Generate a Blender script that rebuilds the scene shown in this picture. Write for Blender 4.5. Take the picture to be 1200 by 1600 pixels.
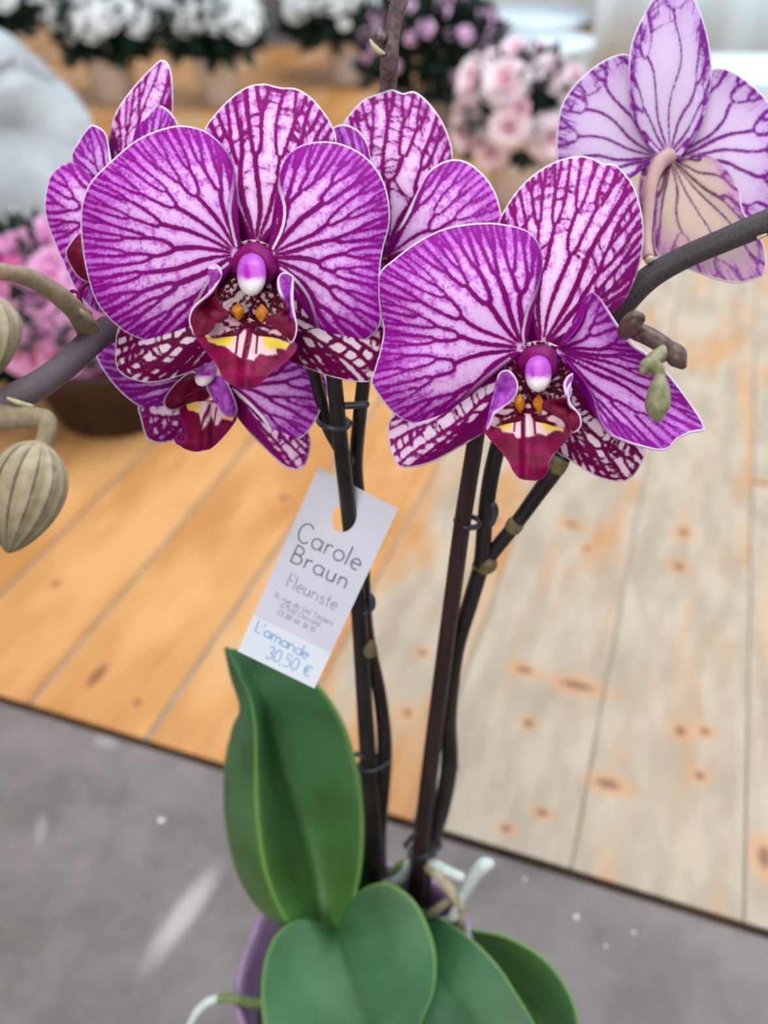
import bpy, bmesh, math, random
import numpy as np
from mathutils import Vector, Matrix
for o in list(bpy.data.objects): bpy.data.objects.remove(o)
scene = bpy.context.scene
C = scene.collection
random.seed(7)
# ------------------------------------------------------------------ camera
F, PX, PY, H = 1365.0, 600.0, 800.0, 0.60
PITCH = math.atan(1055.0 / F)
cp, sp = math.cos(PITCH), math.sin(PITCH)
cam_d = bpy.data.cameras.new('camera'); cam = bpy.data.objects.new('camera', cam_d); C.objects.link(cam)
cam.location = (0, 0, H); cam.rotation_euler = (math.pi / 2 - PITCH, 0, 0)
cam_d.sensor_fit = 'VERTICAL'; cam_d.sensor_height = 36.0; cam_d.lens = F / 1600 * 36.0
cam_d.clip_start = 0.01; cam_d.clip_end = 60
cam_d.dof.use_dof = True; cam_d.dof.focus_distance = 0.288; cam_d.dof.aperture_fstop = 6.6
scene.camera = cam
# ------------------------------------------------------------------ world, light, exposure
w = bpy.data.worlds.new('shop_daylight'); scene.world = w; w.use_nodes = True
bg = w.node_tree.nodes['Background']; bg.inputs[0].default_value = (0.90, 0.94, 1.0, 1); bg.inputs[1].default_value = 0.34
def area(name, loc, target, size, power, col):
    d = bpy.data.lights.new(name, 'AREA'); d.shape = 'RECTANGLE'; d.size, d.size_y = size; d.energy = power; d.color = col
    o = bpy.data.objects.new(name, d); C.objects.link(o); o.location = loc
    o.rotation_euler = (Vector(target) - Vector(loc)).to_track_quat('-Z', 'Y').to_euler()
    return o
area('skylight', (0.6, 1.5, 2.9), (0.4, 1.9, 0.0), (3.2, 2.8), 150, (0.86, 0.94, 1.0))
area('shop_front_window', (-1.2, -2.6, 2.2), (0.0, 0.4, 0.4), (2.4, 1.8), 95, (1.0, 0.97, 0.95))
area('side_window', (2.7, 0.9, 1.5), (1.1, 2.6, 0.4), (1.5, 1.6), 42, (0.80, 0.93, 1.0))
vs = scene.view_settings
vs.view_transform = 'Standard'; vs.look = 'None'; vs.gamma = 1.0; vs.exposure = -0.2; vs.use_curve_mapping = False
# ------------------------------------------------------------------ helpers
def P(x, y, z):
    """photo pixel + depth along the camera axis -> world point"""
    X = (x - PX) / F * z; Y = (PY - y) / F * z
    return np.array((X, z * cp + Y * sp, H - z * sp + Y * cp))
def PA(x, y, z):
    X = (x - PX) / F * z; Y = (PY - y) / F * z
    return np.stack((X, z * cp + Y * sp, H - z * sp + Y * cp), -1)
def floor_pt(x, y, h=0.0):
    v = P(x, y, 1.0) - np.array((0, 0, H)); s = (H - h) / -v[2]
    return np.array((v[0] * s, v[1] * s, h))
def at_D(x, y, D):
    """the point of pixel (x, y) at horizontal distance D"""
    v = P(x, y, 1.0) - np.array((0, 0, H)); s = D / v[1]
    return np.array((v[0] * s, D, H + v[2] * s))
def lin(c):
    return tuple((v / 255 / 12.92 if v / 255 <= .04045 else ((v / 255 + .055) / 1.055) ** 2.4) for v in c) + (1.0,)
def tag(o, label, cat, group=None):
    o['label'] = label; o['category'] = cat
    if group: o['group'] = group
    return o
ORG = {}
def empty(name, loc, parent=None):
    o = bpy.data.objects.new(name, None); C.objects.link(o); o.empty_display_size = 0.02
    loc = np.array(loc, float); ORG[o.name] = loc
    o.parent = parent
    o.location = loc - (ORG[parent.name] if parent else 0)
    return o
def obj(name, verts, faces, mat, parent=None, smooth=True, attrs=None, solid=0.0, loc=None):
    """one mesh object; verts in world space, origin moved to its parent's origin (or to loc)"""
    verts = np.asarray(verts, float)
    porg = ORG[parent.name] if parent else np.zeros(3)
    org = np.array(loc, float) if loc is not None else porg
    me = bpy.data.meshes.new(name)
    me.from_pydata((verts - org).tolist(), [], faces if isinstance(faces, list) else faces.tolist())
    if attrs:
        for k, a in attrs.items():
            at = me.attributes.new(k, 'FLOAT', 'POINT'); at.data.foreach_set('value', np.asarray(a, np.float32).ravel())
    if smooth: me.polygons.foreach_set('use_smooth', [True] * len(me.polygons))
    me.materials.append(mat); me.update()
    o = bpy.data.objects.new(name, me); C.objects.link(o)
    o.parent = parent; o.location = org - porg; ORG[o.name] = org
    if solid:
        m = o.modifiers.new('thickness', 'SOLIDIFY'); m.thickness = solid; m.offset = -1
    return o
def cr(pts, n, closed=False):
    """Catmull-Rom through pts, resampled to n points by arc length"""
    p = np.asarray(pts, float); d = p.shape[1]
    if closed: q = np.vstack((p[-1], p, p[0], p[1]))
    else: q = np.vstack((2 * p[0] - p[1], p, 2 * p[-1] - p[-2]))
    out = []; t = np.linspace(0, 1, 13)[:-1, None]
    for i in range(len(q) - 3):
        a, b, c, e = q[i:i + 4]
        out.append(.5 * ((2 * b) + (-a + c) * t + (2 * a - 5 * b + 4 * c - e) * t ** 2 + (-a + 3 * b - 3 * c + e) * t ** 3))
    out = np.vstack(out + [q[-2:-1]])
    L = np.concatenate(([0], np.cumsum(np.linalg.norm(np.diff(out[:, :min(d, 3)], axis=0), axis=1))))
    s = np.linspace(0, L[-1], n)
    return np.stack([np.interp(s, L, out[:, k]) for k in range(d)], 1)
def grid_faces(nu, nv, wrap=False):
    i = np.arange(nu - 1)[:, None]; j = np.arange(nv if wrap else nv - 1)[None, :]
    j2 = (j + 1) % nv
    return np.stack(np.broadcast_arrays(i * nv + j, i * nv + j2, (i + 1) * nv + j2, (i + 1) * nv + j), -1).reshape(-1, 4)
def tube_mesh(pts, rad, n=None, ns=14):
    """tube along world points, rad per point, rounded ends"""
    pts = np.asarray(pts, float); rad = np.broadcast_to(np.asarray(rad, float), (len(pts),))
    q = np.hstack((pts, rad[:, None])); n = n or max(8, 6 * len(pts))
    q = cr(q, n); c, r = q[:, :3], q[:, 3]
    T = np.gradient(c, axis=0); T /= np.linalg.norm(T, axis=1)[:, None] + 1e-12
    c = np.vstack((c[0] - T[0] * r[0] * .55, c[0] - T[0] * r[0] * .35, c, c[-1] + T[-1] * r[-1] * .35, c[-1] + T[-1] * r[-1] * .55))
    r = np.concatenate(([r[0] * .25, r[0] * .75], r, [r[-1] * .75, r[-1] * .25])); T = np.vstack((T[0], T[0], T, T[-1], T[-1]))
    u = np.cross(T[0], (0.3, 0.2, 1.0)); U = []
    for t in T:
        u = u - t * np.dot(u, t); u = u / np.linalg.norm(u); U.append(u)
    U = np.array(U); V = np.cross(T, U); a = np.linspace(0, 2 * math.pi, ns, endpoint=False)
    v = c[:, None] + r[:, None, None] * (U[:, None] * np.cos(a)[None, :, None] + V[:, None] * np.sin(a)[None, :, None])
    f = grid_faces(len(c), ns, True).tolist()
    f = [x[::-1] for x in f]
    f.append(list(range(ns))); f.append([(len(c) - 1) * ns + k for k in range(ns)][::-1])
    return v.reshape(-1, 3), f
def tube(name, px, mat, parent, ns=14):
    """px: (x, y, depth, width in photo pixels)"""
    px = np.asarray(px, float)
    v, f = tube_mesh(PA(px[:, 0], px[:, 1], px[:, 2]), px[:, 3] * .5 * px[:, 2] / F, ns=ns)
    return obj(name, v, f, mat, parent)
def lathe(profile, center, n=32, squash=None):
    pr = np.asarray(profile, float); a = np.linspace(0, 2 * math.pi, n, endpoint=False)
    v = np.stack((pr[:, :1] * np.cos(a), pr[:, :1] * np.sin(a), np.repeat(pr[:, 1:2], n, 1)), -1)
    if squash is not None: v = squash(v)
    return v.reshape(-1, 3) + np.asarray(center, float), grid_faces(len(pr), n, True).tolist()
# ------------------------------------------------------------------ materials
class NT:
    def __init__(s, name):
        s.m = bpy.data.materials.new(name); s.m.use_nodes = True; s.t = s.m.node_tree; s.n = s.t.nodes
        s.b = s.n['Principled BSDF']; s.out = s.n['Material Output']
    def _set(s, sock, v):
        if isinstance(v, bpy.types.NodeSocket): s.t.links.new(v, sock)
        else: sock.default_value = v
    def node(s, t, ins=(), **kw):
        n = s.n.new(t)
        for k, v in kw.items(): setattr(n, k, v)
        for i, v in (ins.items() if isinstance(ins, dict) else enumerate(ins)):
            if v is not None: s._set(n.inputs[i], v)
        return n
    def math(s, op, a, b=0.0, c=0.0, clamp=False):
        return s.node('ShaderNodeMath', (a, b, c), operation=op, use_clamp=clamp).outputs[0]
    def ramp(s, v, a, b, lo=0.0, hi=1.0):
        n = s.node('ShaderNodeMapRange', (v, a, b, lo, hi), interpolation_type='SMOOTHSTEP'); return n.outputs[0]
    def mix(s, f, a, b):
        n = s.n.new('ShaderNodeMix'); n.data_type = 'RGBA'; n.clamp_factor = True
        s._set(n.inputs[0], f); s._set(n.inputs[6], a); s._set(n.inputs[7], b); return n.outputs[2]
    def attr(s, k): return s.node('ShaderNodeAttribute', attribute_name=k).outputs['Fac']
    def coord(s, k='Object'): return s.node('ShaderNodeTexCoord').outputs[k]
    def noise(s, vec, scale, detail=3.0, rough=.55, dist=0.0):
        n = s.node('ShaderNodeTexNoise', {'Vector': vec, 'Scale': scale, 'Detail': detail, 'Roughness': rough, 'Distortion': dist}); return n.outputs[0]
    def scale(s, vec, sc):
        return s.node('ShaderNodeMapping', {0: vec, 3: sc}).outputs[0]
    def bump(s, h, st, d=0.001):
        n = s.node('ShaderNodeBump', {'Strength': st, 'Distance': d, 'Height': h}); s.t.links.new(n.outputs[0], s.b.inputs['Normal'])
    def fin(s, col, rough=.5, spec=.4, trans=0.0):
        s._set(s.b.inputs['Base Color'], col); s._set(s.b.inputs['Roughness'], rough); s._set(s.b.inputs['Specular IOR Level'], spec)
        if trans:
            tr = s.node('ShaderNodeBsdfTranslucent', (col,)); mx = s.node('ShaderNodeMixShader', (trans, s.b.outputs[0], tr.outputs[0]))
            s.t.links.new(mx.outputs[0], s.out.inputs[0])
        return s.m
def plain(name, c1, c2, scale=60, rough=.55, spec=.35, trans=0.0, bump=0.0, stretch=(1, 1, 1)):
    t = NT(name); n = t.noise(t.scale(t.coord(), stretch), scale, 4)
    if bump: t.bump(n, bump, .002)
    return t.fin(t.mix(t.ramp(n, .3, .7), lin(c1), lin(c2)), rough, spec, trans)
def petal_mat(name, dark, edge, pale, lav, mot=.8, halo=.35, rim=(246, 234, 248), rimw=3.0, lavr=.5, soft=1.2, trans=.2, jit=3.4):
    """veined tissue: signed distance to the veins, distance to the margin, mottling between the veins"""
    t = NT(name); co = t.coord(); ve, ri, rr, tt = t.attr('vein'), t.attr('rim'), t.attr('rr'), t.attr('tt')
    nz = t.noise(co, 900, 3); n2 = t.noise(co, 420, 5, .7); n3 = t.noise(co, 1100, 3, .6)
    ve2 = t.math('ADD', ve, t.math('MULTIPLY', t.math('SUBTRACT', nz, .5), jit))
    mask = t.ramp(ve2, soft, -soft)
    m1 = t.math('MULTIPLY', t.ramp(n2, .48, .64), mot); m2 = t.math('MULTIPLY', t.ramp(n3, .5, .66), mot * .5)
    fade = t.math('MULTIPLY', t.ramp(rr, .15, .5), t.ramp(ve, 12, 3))
    m = t.math('MULTIPLY', t.math('ADD', m1, m2), t.math('ADD', t.math('MULTIPLY', fade, .65), t.math('MULTIPLY', t.ramp(rr, .2, .5), .35)))
    m = t.math('ADD', m, t.math('MULTIPLY', t.ramp(ve, 7, 0), halo)); m = t.math('ADD', m, t.math('MULTIPLY', t.ramp(rr, .55, 1.0), lavr), clamp=True)
    c = t.mix(m, lin(pale), lin(lav)); c = t.mix(mask, c, t.mix(t.ramp(rr, .35, 1.0), lin(dark), lin(edge)))
    rm = t.ramp(t.math('ADD', ri, t.math('MULTIPLY', t.math('SUBTRACT', nz, .5), 2.2)), rimw, rimw * .45)
    rm = t.math('MULTIPLY', rm, t.math('MULTIPLY', t.ramp(tt, .10, .30), t.ramp(tt, .86, .70)))
    c = t.mix(rm, c, lin(rim))
    t.bump(t.math('ADD', mask, t.math('MULTIPLY', nz, .5)), .25, .0004)
    return t.fin(c, .55, .10, trans)
M = {}
M['petal'] = petal_mat('orchid_petal', (128, 0, 106), (150, 6, 146), (240, 198, 243), (202, 98, 212), mot=.95)
M['petal_violet'] = petal_mat('orchid_petal_violet', (128, 2, 112), (146, 16, 146), (234, 184, 242), (196, 96, 212), mot=.55)
M['dorsal'] = petal_mat('orchid_dorsal_sepal', (128, 0, 98), (140, 2, 116), (250, 218, 248), (212, 112, 216), mot=.75, lavr=.12)
M['sepal'] = petal_mat('orchid_lateral_sepal', (104, 0, 62), (118, 2, 78), (244, 226, 232), (226, 180, 208), mot=.25, halo=.1, lavr=.1, rimw=2.6)
M['sepal_pink'] = petal_mat('orchid_lateral_sepal_pink', (132, 0, 98), (142, 4, 114), (250, 226, 246), (224, 160, 220), mot=.3, halo=.1, lavr=.1, rimw=3.0)
M['back'] = petal_mat('orchid_petal_reverse', (142, 44, 148), (140, 30, 156), (240, 222, 248), (200, 130, 220), mot=.15, halo=.10, lavr=.35, soft=1.6, trans=.3)
M['back_warm'] = petal_mat('orchid_sepal_reverse', (112, 62, 88), (142, 48, 146), (214, 192, 172), (206, 150, 200), mot=.22, halo=.12, lavr=.6, soft=1.8, trans=.25)
def lip_mat():
    t = NT('orchid_lip'); co = t.coord(); n = t.noise(co, 700, 3); n2 = t.noise(co, 200, 3)
    jit = t.math('MULTIPLY', t.math('SUBTRACT', n, .5), 5.0)
    pal = t.ramp(t.math('ADD', t.attr('pale'), jit), 2.0, -2.0); yel = t.ramp(t.math('ADD', t.attr('yel'), jit), 5.0, -4.0)
    st = t.ramp(t.attr('stripe'), 1.5, -1.0)
    base = t.mix(t.ramp(n2, .3, .7), lin((98, 0, 38)), lin((140, 0, 72)))
    c = t.mix(pal, base, t.mix(yel, lin((238, 200, 205)), lin((240, 206, 62)))); c = t.mix(st, c, lin((112, 4, 56)))
    c = t.mix(t.ramp(t.attr('rim'), 2.2, .8), c, lin((150, 30, 118)))
    t.bump(n, .2, .0005)
    return t.fin(c, .48, .15, .05)
M['lip'] = lip_mat()
def lobe_mat():
    t = NT('orchid_lip_side_lobe'); co = t.coord(); n = t.noise(co, 500, 3)
    v = t.ramp(t.math('ADD', t.attr('vio'), t.math('MULTIPLY', t.math('SUBTRACT', n, .5), .2)), .35, .65)
    c = t.mix(v, t.mix(t.ramp(n, .3, .7), lin((84, 0, 28)), lin((116, 0, 50))), t.mix(t.ramp(n, .3, .7), lin((150, 44, 160)), lin((188, 96, 206))))
    c = t.mix(t.math('MULTIPLY', t.ramp(t.attr('rim'), 2.8, 1.2), t.attr('rk')), c, lin((238, 206, 240)))
    return t.fin(c, .5, .15, .1)
M['lobe'] = lobe_mat()
def col_mat():
    t = NT('orchid_column'); co = t.coord(); n = t.noise(co, 600, 2)
    v = t.math('ADD', t.attr('v'), t.math('MULTIPLY', t.math('SUBTRACT', n, .5), .12)); u = t.attr('u')
    c = t.mix(t.ramp(v, .46, .74), lin((190, 84, 206)), lin((244, 232, 236)))
    spot = t.math('MULTIPLY', t.ramp(u, .75, .35), t.math('MULTIPLY', t.ramp(v, .2, .32), t.ramp(v, .62, .52)))
    c = t.mix(spot, c, lin((178, 12, 176)))
    return t.fin(c, .3, .5, .1)
M['column'] = col_mat()
M['hood'] = plain('orchid_column_hood', (108, 0, 76), (136, 2, 106), 300, .55, .2)
M['callus'] = plain('orchid_callus', (214, 140, 24), (176, 90, 14), 500, .5, .25)
M['lipbase'] = petal_mat('orchid_lip_base', (96, 2, 44), (96, 2, 44), (236, 196, 206), (226, 170, 186), mot=.2, halo=0, lavr=0, rimw=.2, jit=6.0)
M['throat'] = petal_mat('orchid_throat', (88, 4, 38), (88, 4, 38), (236, 214, 214), (230, 190, 200), mot=.1, halo=0, lavr=0, rimw=.2, jit=9.0)
M['stem_dark'] = plain('dark_stem', (20, 17, 18), (44, 36, 38), 160, .42, .4, stretch=(1, 1, .2))
M['stake'] = plain('brown_black_stake', (34, 20, 22), (54, 34, 36), 140, .45, .4, stretch=(1, 1, .15))
M['stem_grey'] = plain('grey_purple_stem', (82, 70, 74), (104, 92, 96), 2200, .6, .25, bump=.08)
M['stem_char'] = plain('charcoal_stem', (56, 52, 54), (78, 73, 75), 1500, .55, .3, bump=.06)
M['stem_brown'] = plain('brown_stem', (78, 62, 62), (120, 98, 96), 500, .6, .25, bump=.1)
M['pedicel'] = plain('olive_pedicel', (128, 114, 84), (150, 134, 110), 500, .5, .3)
M['pedicel_pink'] = plain('pink_pedicel', (196, 148, 158), (200, 168, 152), 200, .5, .3, .1)
M['budbrown'] = plain('brown_bud', (66, 44, 44), (104, 78, 70), 300, .4, .4)
M['budgreen'] = plain('green_bud', (118, 116, 84), (146, 144, 108), 500, .45, .35)
M['bract'] = plain('pale_bract', (176, 170, 130), (206, 196, 168), 300, .6, .2)
M['node'] = plain('stem_node_band', (92, 84, 52), (122, 112, 78), 300, .6, .25)
M['clip'] = plain('dark_plastic_clip', (34, 40, 48), (58, 66, 76), 200, .35, .5)
def bud_mat():
    t = NT('striped_bud'); co = t.coord(); n = t.noise(co, 260, 4); v = t.attr('vein')
    c = t.mix(t.ramp(n, .3, .7), lin((148, 136, 104)), lin((172, 158, 132)))
    c = t.mix(t.ramp(t.math('ADD', v, t.math('MULTIPLY', t.math('SUBTRACT', n, .5), .06)), .125, .045), c, lin((80, 54, 54))); c = t.mix(t.math('MULTIPLY', t.ramp(t.attr('s'), .6, 1.0), .55), c, lin((86, 92, 52)))
    t.bump(v, .3, .0015); return t.fin(c, .55, .3)
M['bud'] = bud_mat()
def leaf_mat():
    t = NT('orchid_leaf'); co = t.coord(); n = t.noise(co, 16, 3); n2 = t.noise(co, 120, 3)
    c = t.mix(t.ramp(n, .35, .65), lin((40, 80, 48)), lin((64, 114, 74))); c = t.mix(t.math('MULTIPLY', t.ramp(t.attr('young'), 0, 1), .7), c, lin((92, 138, 52)))
    c = t.mix(t.ramp(t.attr('rim'), .028, .0), c, lin((110, 154, 76))); c = t.mix(t.math('MULTIPLY', t.ramp(t.attr('mid'), .06, 0), .5), c, lin((34, 70, 36)))
    c = t.mix(t.math('MULTIPLY', t.ramp(t.attr('crest'), .03, .0), .8), c, lin((126, 172, 72)))
    t.bump(n2, .08, .002); return t.fin(c, .42, .4, .06)
M['leaf'] = leaf_mat()
M['root'] = plain('silver_root', (188, 200, 196), (212, 222, 218), 200, .7, .2)
M['root_tan'] = plain('tan_root', (150, 138, 104), (186, 176, 150), 160, .8, .15)
M['root_green'] = plain('green_root', (96, 116, 62), (130, 146, 92), 160, .7, .2)
M['pot'] = plain('lilac_pot', (158, 126, 164), (178, 146, 182), 40, .4, .45)
M['bark'] = plain('bark', (46, 34, 30), (112, 92, 82), 90, .9, .1)
# ------------------------------------------------------------------ floor: boards and grey slab
YAW = math.radians(19.03)
fd = np.array((math.sin(YAW), math.cos(YAW), 0)); fn = np.array((math.cos(YAW), -math.sin(YAW), 0))
EDGE_D = 0.3705
KNOTS = [(905, 1072, .020, .008), (822, 1047, .012, .007), (825, 1130, .006, .006), (848, 1270, .007, .005), (790, 1295, .006, .005), (152, 1056, .009, .022), (87, 912, .008, .009),
         (215, 1098, .005, .008), (1063, 1142, .006, .007), (1102, 1143, .007, .006), (1093, 1212, .006, .006), (1068, 832, .009, .009), (893, 820, .012, .007), (917, 857, .007, .006),
         (1060, 885, .008, .008), (443, 778, .009, .011), (950, 1225, .014, .008), (660, 1020, .006, .006), (637, 1115, .006, .006), (1190, 755, .018, .006), (1195, 1338, .008, .014), (775, 812, .01, .006)]
def wood_mat():
    t = NT('pine_boards'); pos = t.node('ShaderNodeNewGeometry').outputs['Position']
    rot = t.node('ShaderNodeMapping', {0: pos, 2: (0, 0, YAW)}).outputs[0]       # x across the boards, y along them
    oi = t.node('ShaderNodeObjectInfo'); wear = t.node('ShaderNodeSeparateColor', (oi.outputs['Color'],)).outputs[0]; rnd = oi.outputs['Random']
    off = t.node('ShaderNodeCombineXYZ', (rnd, t.math('MULTIPLY', rnd, 37.0), 0.0)).outputs[0]
    vec = t.node('ShaderNodeVectorMath', (rot, off), operation='ADD').outputs[0]
    grain = t.noise(t.scale(vec, (90, 5, 1)), 1.0, 5, .6, .6); patch = t.noise(t.scale(vec, (9, 3.2, 1)), 1.0, 3, .6); fine = t.noise(t.scale(vec, (40, 12, 1)), 1.0, 4)
    fresh = t.mix(grain, lin((160, 98, 42)), lin((208, 150, 86)))
    fresh = t.mix(t.ramp(patch, .4, .7), fresh, lin((212, 158, 100)))
    worn = t.mix(t.ramp(fine, .3, .7), lin((160, 142, 122)), lin((184, 167, 146)))
    wm = t.ramp(t.math('ADD', patch, t.math('MULTIPLY', t.math('SUBTRACT', wear, .5), .62)), .46, .66)
    strk = t.ramp(t.noise(t.scale(vec, (26, 1.6, 1)), 1.0, 3, .6), .54, .70); wm = t.math('MULTIPLY', wm, t.math('SUBTRACT', 1.0, t.math('MULTIPLY', strk, .6)))
    c = t.mix(wm, fresh, worn); c = t.mix(t.math('MULTIPLY', t.ramp(grain, .6, .75), .25), c, lin((150, 100, 56)))
    core = halo = None
    for x, y, a, b in KNOTS:
        q = floor_pt(x, y, .005); kx, ky = float(q @ fn), float(q @ fd)
        v = t.node('ShaderNodeVectorMath', (rot, (-kx, -ky, 0)), operation='ADD').outputs[0]
        v = t.node('ShaderNodeVectorMath', (v, (1 / a, 1 / b, 0)), operation='MULTIPLY').outputs[0]
        L = t.node('ShaderNodeVectorMath', (v,), operation='LENGTH').outputs['Value']
        core = L if core is None else t.math('MINIMUM', core, L)
    kd = t.math('ADD', core, t.math('MULTIPLY', t.math('SUBTRACT', fine, .5), .9))
    c = t.mix(t.math('MULTIPLY', t.ramp(kd, 2.1, .9), .5), c, lin((206, 140, 82))); c = t.mix(t.math('MULTIPLY', t.ramp(kd, .95, .3), .75), c, lin((108, 66, 46)))
    t.bump(grain, .12, .002)
    return t.fin(c, .5, .35)
M['wood'] = wood_mat()
def slab_mat():
    t = NT('grey_slab'); co = t.node('ShaderNodeNewGeometry').outputs['Position']; n = t.noise(co, 14, 5, .65); n2 = t.noise(co, 160, 3)
    c = t.mix(t.ramp(n, .3, .7), lin((104, 94, 91)), lin((130, 119, 116))); c = t.mix(t.math('MULTIPLY', t.ramp(n2, .62, .75), .3), c, lin((150, 142, 140)))
    def streak(x0, y0, x1, y1, wd, amt, c):
        a, b = floor_pt(x0, y0), floor_pt(x1, y1); m = (a + b) / 2; ang = math.atan2(b[1] - a[1], b[0] - a[0]); L = np.linalg.norm(b - a) / 2
        v = t.node('ShaderNodeVectorMath', (co, (-m[0], -m[1], 0)), operation='ADD').outputs[0]
        v = t.node('ShaderNodeVectorRotate', {'Vector': v, 'Axis': (0, 0, 1), 'Angle': -ang}).outputs[0]
        v = t.node('ShaderNodeVectorMath', (v, (1 / L, 1 / wd, 0)), operation='MULTIPLY').outputs[0]
        l = t.node('ShaderNodeVectorMath', (v,), operation='LENGTH').outputs['Value']
        l = t.math('ADD', l, t.math('MULTIPLY', t.math('SUBTRACT', n, .5), 1.0))
        return t.mix(t.math('MULTIPLY', t.ramp(l, 1.15, .2), amt), c, lin((196, 188, 188)))
    c = streak(345, 1345, 215, 1530, .012, .65, c); c = streak(140, 1150, 190, 1168, .008, .3, c); c = streak(60, 1330, 66, 1270, .006, .25, c)
    t.bump(n2, .15, .002); return t.fin(c, .55, .35)
M['slab'] = slab_mat()
M['joint'] = plain('board_joint', (142, 130, 116), (168, 156, 142), 30, .9, .1)
M['joint_dark'] = plain('slab_joint', (58, 46, 38), (76, 62, 52), 30, .9, .1)
def prism(n0, n1, d0, d1, z0, z1):
    v = [fn * a + fd * b + np.array((0, 0, c)) for c in (z0, z1) for a, b in ((n0, d0), (n1, d0), (n1, d1), (n0, d1))]
    return v, [[3, 2, 1, 0], [4, 5, 6, 7], [0, 1, 5, 4], [1, 2, 6, 5], [2, 3, 7, 6], [3, 0, 4, 7]]
v, f = prism(-6, 4, -1.5, EDGE_D - .002, -.06, -.004); v2, f2 = prism(-6, 4, EDGE_D + .002, 6.2, -.06, .0025)
v = v + v2; f = f + [[q + 8 for q in k] for k in f2]
floor = obj('floor', v, f, M['joint'], smooth=False); floor['kind'] = 'structure'; floor['label'] = 'shop floor of pine boards meeting a grey slab'
v, f = prism(-6, 4, -1.5, EDGE_D - .004, -.0035, 0.0)
s = obj('slab', v, f, M['slab'], floor, smooth=False); s['label'] = 'plain grey slab'
lines = [0.136 + .1185 * k for k in range(26, 0, -1)] + [.136, .0165, -.104, -.2205, -.337, -.4535, -.567] + [-.567 - .1175 * k for k in range(1, 44)]
for i in range(len(lines) - 1):
    b, a = lines[i], lines[i + 1]; g = .0010 if a > -.3 else .0026
    v, f = prism(a + g, b - g, EDGE_D, 6.0, .0026, .005 + random.uniform(-.0004, .0004))
    mid = (a + b) / 2
    o = obj('plank', v, f, M['wood'], floor, smooth=False)
    wv = .82 if mid > -.1 else (.62 if mid > -.22 else (.3 if mid > -.34 else .12))
    if mid > .136: wv = .75
    if abs(mid) > .8: wv = random.uniform(.1, .5)
    o.color = (wv, wv, wv, 1)
v, f = prism(-6, 4, EDGE_D - .0045, EDGE_D + .0, -.0036, .0008)
tr = obj('trim_1', v, f, M['joint_dark'], smooth=False); tr['kind'] = 'structure'; tr['label'] = 'thin dark edge strip between boards and slab'
# back wall of the shop
M['wall'] = plain('white_painted_wall', (222, 230, 236), (232, 238, 242), 8, .7, .2, stretch=(6, 6, .4))
def box(x0, x1, y0, y1, z0, z1):
    v = [(x, y, z) for z in (z0, z1) for x, y in ((x0, y0), (x1, y0), (x1, y1), (x0, y1))]
    return v, [[3, 2, 1, 0], [4, 5, 6, 7], [0, 1, 5, 4], [1, 2, 6, 5], [2, 3, 7, 6], [3, 0, 4, 7]]
v, f = box(-4, 5, 3.95, 4.05, -.004, 2.6)
wl = obj('wall_back', v, f, M['wall'], smooth=False); wl['kind'] = 'structure'; wl['label'] = 'white panelled back wall of the shop'
for i in range(30):
    v, f = box(-3.9 + i * .3, -3.9 + i * .3 + .27, 3.925, 3.95, .02, 2.6); obj('panel', v, f, M['wall'], wl, smooth=False)
# ------------------------------------------------------------------ background plants and furniture
M['leafdark'] = plain('dark_foliage', (14, 34, 28), (34, 62, 46), 30, .5, .35)
M['white_bloom'] = plain('white_blossom', (246, 250, 252), (252, 253, 252), 60, .6, .2, .3)
M['pink_bloom'] = plain('pale_pink_blossom', (253, 243, 247), (252, 234, 241), 30, .6, .2, .3)
M['rose_bloom'] = plain('rose_pink_blossom', (242, 190, 226), (234, 160, 208), 30, .6, .2, .2)
M['hot_bloom'] = plain('vivid_pink_blossom', (236, 130, 190), (226, 90, 160), 40, .6, .2, .2)
M['lilac_bloom'] = plain('lilac_pink_blossom', (240, 206, 234), (230, 178, 220), 40, .6, .2, .2)
M['bloomheart'] = plain('blossom_heart', (252, 216, 228), (252, 226, 235), 80, .6, .2, .3)
M['whitepot'] = plain('white_ceramic', (214, 210, 208), (224, 221, 218), 12, .4, .4)
M['darkpot'] = plain('dark_brown_pot', (44, 28, 20), (64, 44, 32), 40, .6, .3)
M['greypot'] = plain('grey_pot', (128, 122, 116), (148, 142, 136), 20, .5, .3)
M['soil'] = plain('soil', (38, 28, 22), (62, 48, 38), 80, .95, .1)
def blossom_mesh(name, r, rings, mat, heart=None, seed=0):
    """ruffled blossom facing +z: rings of (petals, length, lift angle)"""
    rg = random.Random(seed); vs_, fs, mi = [], [], []
    for k, (n, L, lift) in enumerate(rings):
        for i in range(n):
            a = 2 * math.pi * (i + .5 * (k % 2)) / n + rg.uniform(-.12, .12); l = lift + rg.uniform(-.1, .1); wd = L * .62
            b = len(vs_)
            for s_ in (0, .5, 1):
                for q in (-1, 0, 1):
                    ww = wd * (.25, 1, .75)[int(s_ * 2)] * q
                    rad = r * (.05 + L * s_ * math.cos(l)) - (abs(q) * .06 * r if s_ == 1 else 0); z = r * (L * s_ * math.sin(l) - .12 * s_ * s_ * (1 if l < .7 else -1) + .07 * abs(q) + rg.uniform(-.03, .03))
                    x, y = rad, ww * r; vs_.append((x * math.cos(a) - y * math.sin(a), x * math.sin(a) + y * math.cos(a), z))
            for u in range(2):
                for q in range(2):
                    p = b + u * 3 + q; fs.append((p, p + 1, p + 4, p + 3)); mi.append(1 if (heart and k >= len(rings) - 1) else 0)
    me = bpy.data.meshes.new(name); me.from_pydata(vs_, [], fs); me.materials.append(mat)
    if heart: me.materials.append(heart)
    me.polygons.foreach_set('material_index', mi); me.polygons.foreach_set('use_smooth', [True] * len(fs)); me.update(); return me
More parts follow.
